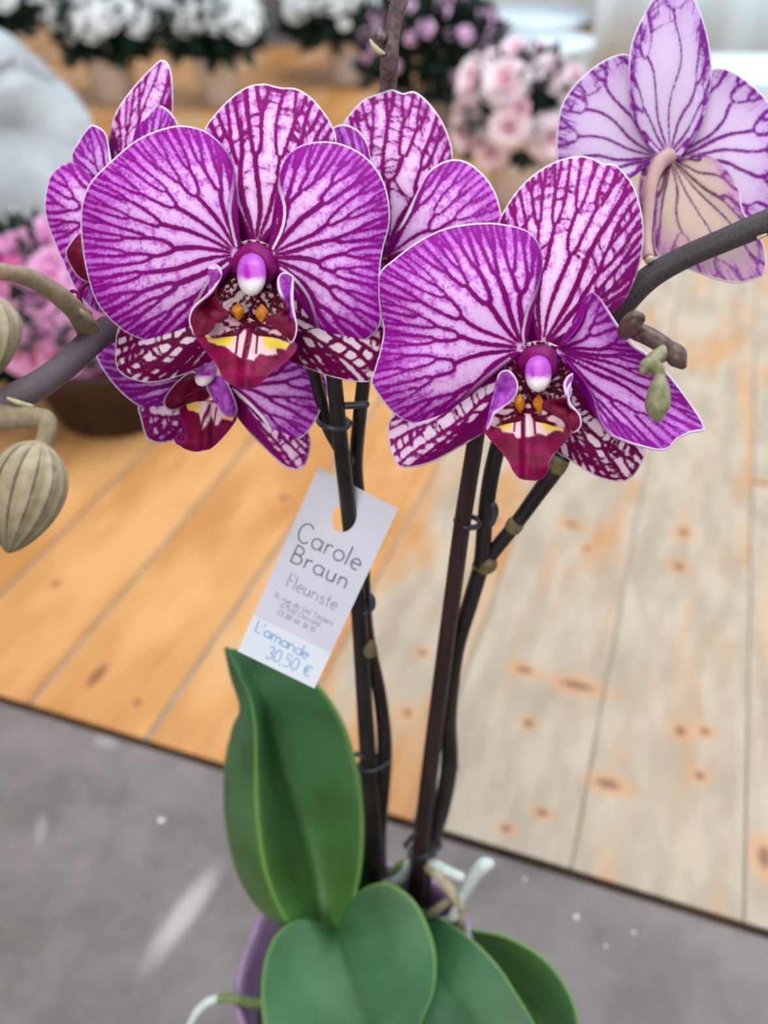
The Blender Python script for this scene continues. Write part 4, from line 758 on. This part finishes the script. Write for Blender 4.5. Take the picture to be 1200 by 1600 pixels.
root([(612, 1362, .492, 14), (626, 1350, .490, 12), (640, 1342, .490, 10)], 'root_green'); root([(690, 1440, .480, 14), (706, 1436, .476, 12), (716, 1428, .474, 10)], 'root')
root([(420, 1565, .462, 16), (395, 1567, .458, 15), (365, 1560, .456, 14), (340, 1560, .455, 14)], 'root_green', 'green aerial root over the pot rim'); root([(340, 1560, .455, 13), (325, 1566, .454, 14), (308, 1582, .454, 14), (295, 1605, .455, 12)], 'root', 'pale tip of the root over the pot rim')
# ------------------------------------------------------------------ paper price tag hung on the left stake
M['paper'] = plain('tag_paper', (220, 220, 233), (228, 228, 240), 20, .7, .2); M['paper_white'] = plain('tag_white_field', (232, 240, 250), (240, 246, 252), 20, .7, .2)
M['ink'] = plain('grey_print', (132, 134, 148), (144, 146, 158), 60, .7, .1); M['ink_light'] = plain('light_grey_print', (164, 166, 182), (174, 176, 190), 60, .7, .1); M['biro'] = plain('blue_biro', (138, 182, 230), (160, 198, 238), 60, .7, .1)
tTL, tTR, tBL = P(497, 730, .3318), P(622, 795, .3358), P(371, 1017, .349)
tU, tV = tTR - tTL, tBL - tTL; tN = np.cross(tU, tV); tN /= np.linalg.norm(tN)
if np.dot(tN, np.array((0, 0, H)) - tTL) < 0: tN = -tN
def TP(a, b, h=0.0): return tTL + tU * a + tV * b + tN * h
tagroot = empty('price_tag', TP(.47, .17)); tag(tagroot, 'white paper price tag with grey print and blue handwriting hung on the black stake', 'price tag')
def tag_body():
    bm = bmesh.new(); ou = [bm.verts.new(TP(a, b) - ORG[tagroot.name]) for a, b in ((0, 0), (.25, 0), (.5, 0), (.75, 0), (1, 0), (1, .4), (1, .795), (0, .795), (0, .4))]
    hl = [bm.verts.new(TP(.49 + .135 * math.cos(q), .155 + .075 * math.sin(q)) - ORG[tagroot.name]) for q in np.linspace(0, 2 * math.pi, 24, endpoint=False)]
    e = [bm.edges.new((l[i], l[(i + 1) % len(l)])) for l in (ou, hl) for i in range(len(l))]
    bmesh.ops.triangle_fill(bm, use_beauty=True, use_dissolve=False, edges=e); bmesh.ops.recalc_face_normals(bm, faces=bm.faces)
    me = bpy.data.meshes.new('card'); bm.to_mesh(me); bm.free(); me.materials.append(M['paper']); o = bpy.data.objects.new('card', me); C.objects.link(o); o.parent = tagroot; ORG[o.name] = ORG[tagroot.name]
    m = o.modifiers.new('thickness', 'SOLIDIFY'); m.thickness = .0003; m.offset = 0
tag_body()
v = [TP(a, b, h) for h in (-.00015, .00015) for a, b in ((0, .795), (1, .795), (1, 1), (0, 1))]
o = obj('price_field', v, [[0, 1, 2, 3], [7, 6, 5, 4], [0, 4, 5, 1], [1, 5, 6, 2], [2, 6, 7, 3], [3, 7, 4, 0]], M['paper_white'], tagroot, smooth=False); o['label'] = 'white strip with handwritten price'
def arc(cx, cy, rx, ry, a0, a1, n=12): return [(cx + rx * math.cos(math.radians(a)), cy + ry * math.sin(math.radians(a))) for a in np.linspace(a0, a1, n)]
bowl = arc(.27, .27, .25, .27, 40, 360)
GL = {'C': (.68, [arc(.38, .5, .36, .5, 45, 315, 16)]), 'B': (.6, [[(.05, 0), (.05, 1)], [(.05, 1)] + arc(.25, .76, .24, .24, 90, -90, 10) + [(.05, .52)], [(.05, .52)] + arc(.28, .26, .28, .26, 90, -90, 10) + [(.05, 0)]]),
      'F': (.5, [[(.05, 0), (.05, 1), (.48, 1)], [(.05, .55), (.4, .55)]]), 'L': (.5, [[(.05, 1), (.05, 0), (.45, 0)]]), 'a': (.58, [bowl, [(.52, .55), (.52, .1), (.58, 0)]]), 'r': (.38, [[(.06, .55), (.06, 0)], [(.06, .3)] + arc(.26, .3, .2, .25, 180, 60, 7)]),
      'o': (.56, [arc(.28, .27, .26, .27, 90, 450, 16)]), 'l': (.16, [[(.06, 1), (.06, 0)]]), 'e': (.54, [[(.03, .28), (.5, .3)] + arc(.27, .27, .24, .27, 10, 310, 14)]), 'u': (.54, [[(.05, .55), (.05, .2)] + arc(.25, .2, .2, .2, 180, 360, 8) + [(.45, .55)], [(.45, .55), (.47, 0)]]),
      'n': (.54, [[(.05, .55), (.05, 0)], [(.05, .3)] + arc(.25, .32, .2, .22, 180, 0, 8) + [(.45, 0)]]), 'm': (.8, [[(.05, .55), (.05, 0)], [(.05, .35)] + arc(.22, .35, .17, .19, 180, 0, 6) + [(.39, 0)], [(.39, .35)] + arc(.56, .35, .17, .19, 180, 0, 6) + [(.73, 0)]]),
      'i': (.16, [[(.06, .52), (.06, 0)], [(.05, .74), (.07, .76)]]), 's': (.44, [arc(.22, .41, .17, .13, 40, 270, 8) + arc(.22, .14, .18, .14, 90, -140, 8)]), 't': (.36, [[(.16, .85), (.16, .08), (.26, 0)], [(.0, .55), (.34, .55)]]), 'd': (.56, [bowl, [(.52, 1), (.52, 0)]]), 'c': (.5, [arc(.28, .27, .26, .27, 50, 310, 12)]),
      'w': (.7, [[(.03, .55), (.18, 0), (.34, .5), (.5, 0), (.66, .55)]]), 'G': (.7, [arc(.38, .5, .36, .5, 45, 330, 14) + [(.7, .45), (.45, .45)]]), 'O': (.76, [arc(.38, .5, .36, .5, 90, 450, 18)]), '0': (.56, [arc(.28, .5, .26, .5, 90, 450, 16)]), '1': (.3, [[(.02, .8), (.2, 1), (.2, 0)]]),
      '3': (.54, [arc(.24, .76, .22, .24, 140, -90, 9) + arc(.24, .26, .27, .26, 90, -140, 9)]), '4': (.56, [[(.4, 0), (.4, 1), (.02, .3), (.52, .3)]]), '5': (.54, [[(.46, 1), (.1, 1), (.07, .58)] + arc(.24, .32, .26, .32, 110, -140, 10)]), '6': (.54, [[(.42, 1)] + arc(.27, .28, .25, .28, 150, 510, 14)]),
      '7': (.5, [[(.02, 1), (.46, 1), (.16, 0)]]), '8': (.54, [arc(.27, .76, .2, .24, -90, 270, 12), arc(.27, .26, .25, .26, 90, 450, 12)]), ',': (.2, [[(.1, .06), (.04, -.14)]]), '.': (.2, [[(.07, 0), (.1, .04)]]), "'": (.18, [[(.1, 1), (.06, .78)]]), ' ': (.34, []),
      '€': (.62, [arc(.4, .45, .3, .42, 45, 315, 12), [(.0, .55), (.45, .55)], [(.0, .36), (.42, .36)]])}
def write(name, text, a0, b0, height, mat, wid, spacing=.10, slope=0.0, width=None):
    """stroke lettering; a0 left and b0 baseline in tag units, height in tag V units"""
    aspect = np.linalg.norm(tV) / np.linalg.norm(tU); tot = sum(GL[c][0] + spacing for c in text) - spacing; sx = (width / tot) if width else height * aspect
    V, Fc, x = [], [], 0.0
    for ch in text:
        gw, strokes = GL[ch]
        for s_ in strokes:
            pts = np.array([TP(a0 + (x + px) * sx, b0 - py * height + slope * (x + px) * sx, .00032) for px, py in s_])
            T = np.gradient(pts, axis=0); T /= np.linalg.norm(T, axis=1)[:, None] + 1e-12; N = np.cross(T, tN); b = len(V)
            for p, n in zip(pts, N): V += [p - n * wid / 2, p + n * wid / 2]
            Fc += [[b + 2 * k, b + 2 * k + 1, b + 2 * k + 3, b + 2 * k + 2] for k in range(len(pts) - 1)]
        x += gw + spacing
    o = obj(name, V, Fc, mat, tagroot, smooth=False); o['label'] = 'lettering on the tag'
write('lettering', 'Carole', .09, .360, .098, M['ink'], .00065, .12, 0, .80)
write('lettering', 'Braun', .13, .468, .088, M['ink'], .00065, .14, 0, .71)
write('lettering', 'Fleuriste', .20, .588, .066, M['ink_light'], .00045, .10, 0, .64)
write('lettering', '31, rue du Gal. Leclerc', .12, .664, .026, M['ink_light'], .00028, .12, 0, .76)
write('lettering', '67540 Ostwald', .24, .699, .026, M['ink_light'], .00028, .12, 0, .50)
write('lettering', '03 88 66 36 10', .24, .737, .026, M['ink_light'], .00028, .12, 0, .48)
write('handwriting', "L'amande", .08, .865, .058, M['biro'], .0005, .03, .02, .70)
write('handwriting', '30,50 €', .32, .965, .066, M['biro'], .0005, .08, -.01, .56)
# ------------------------------------------------------------------ crumbs on the slab
M['crumb'] = plain('white_crumb', (222, 220, 222), (236, 234, 236), 300, .8, .1)
def crumb(x, y, r, label, seed):
    rg = random.Random(seed); c = floor_pt(x, y); bm = bmesh.new(); bmesh.ops.create_icosphere(bm, subdivisions=1, radius=r)
    for q in bm.verts: q.co = Vector((q.co.x * rg.uniform(.8, 1.3), q.co.y * rg.uniform(.7, 1.1), max(-.0, q.co.z * .6) if q.co.z > 0 else 0))
    me = bpy.data.meshes.new('crumb'); bm.to_mesh(me); bm.free(); me.materials.append(M['crumb']); o = bpy.data.objects.new('crumb', me); C.objects.link(o); o.location = c; tag(o, label, 'crumb', 'white crumbs on the grey slab')
crumb(252, 1282, .0026, 'single white crumb on the bare slab left of the tall leaf', 1); crumb(901, 1433, .0022, 'largest white crumb on the slab right of the roots', 2); crumb(820, 1374, .0014, 'faint white crumb on the slab by the silvery root', 3)
crumb(991, 1457, .0013, 'tiny white crumb on the slab beyond the largest one', 4); crumb(946, 1478, .0012, 'tiny white crumb on the slab beside the outermost leaf', 5)
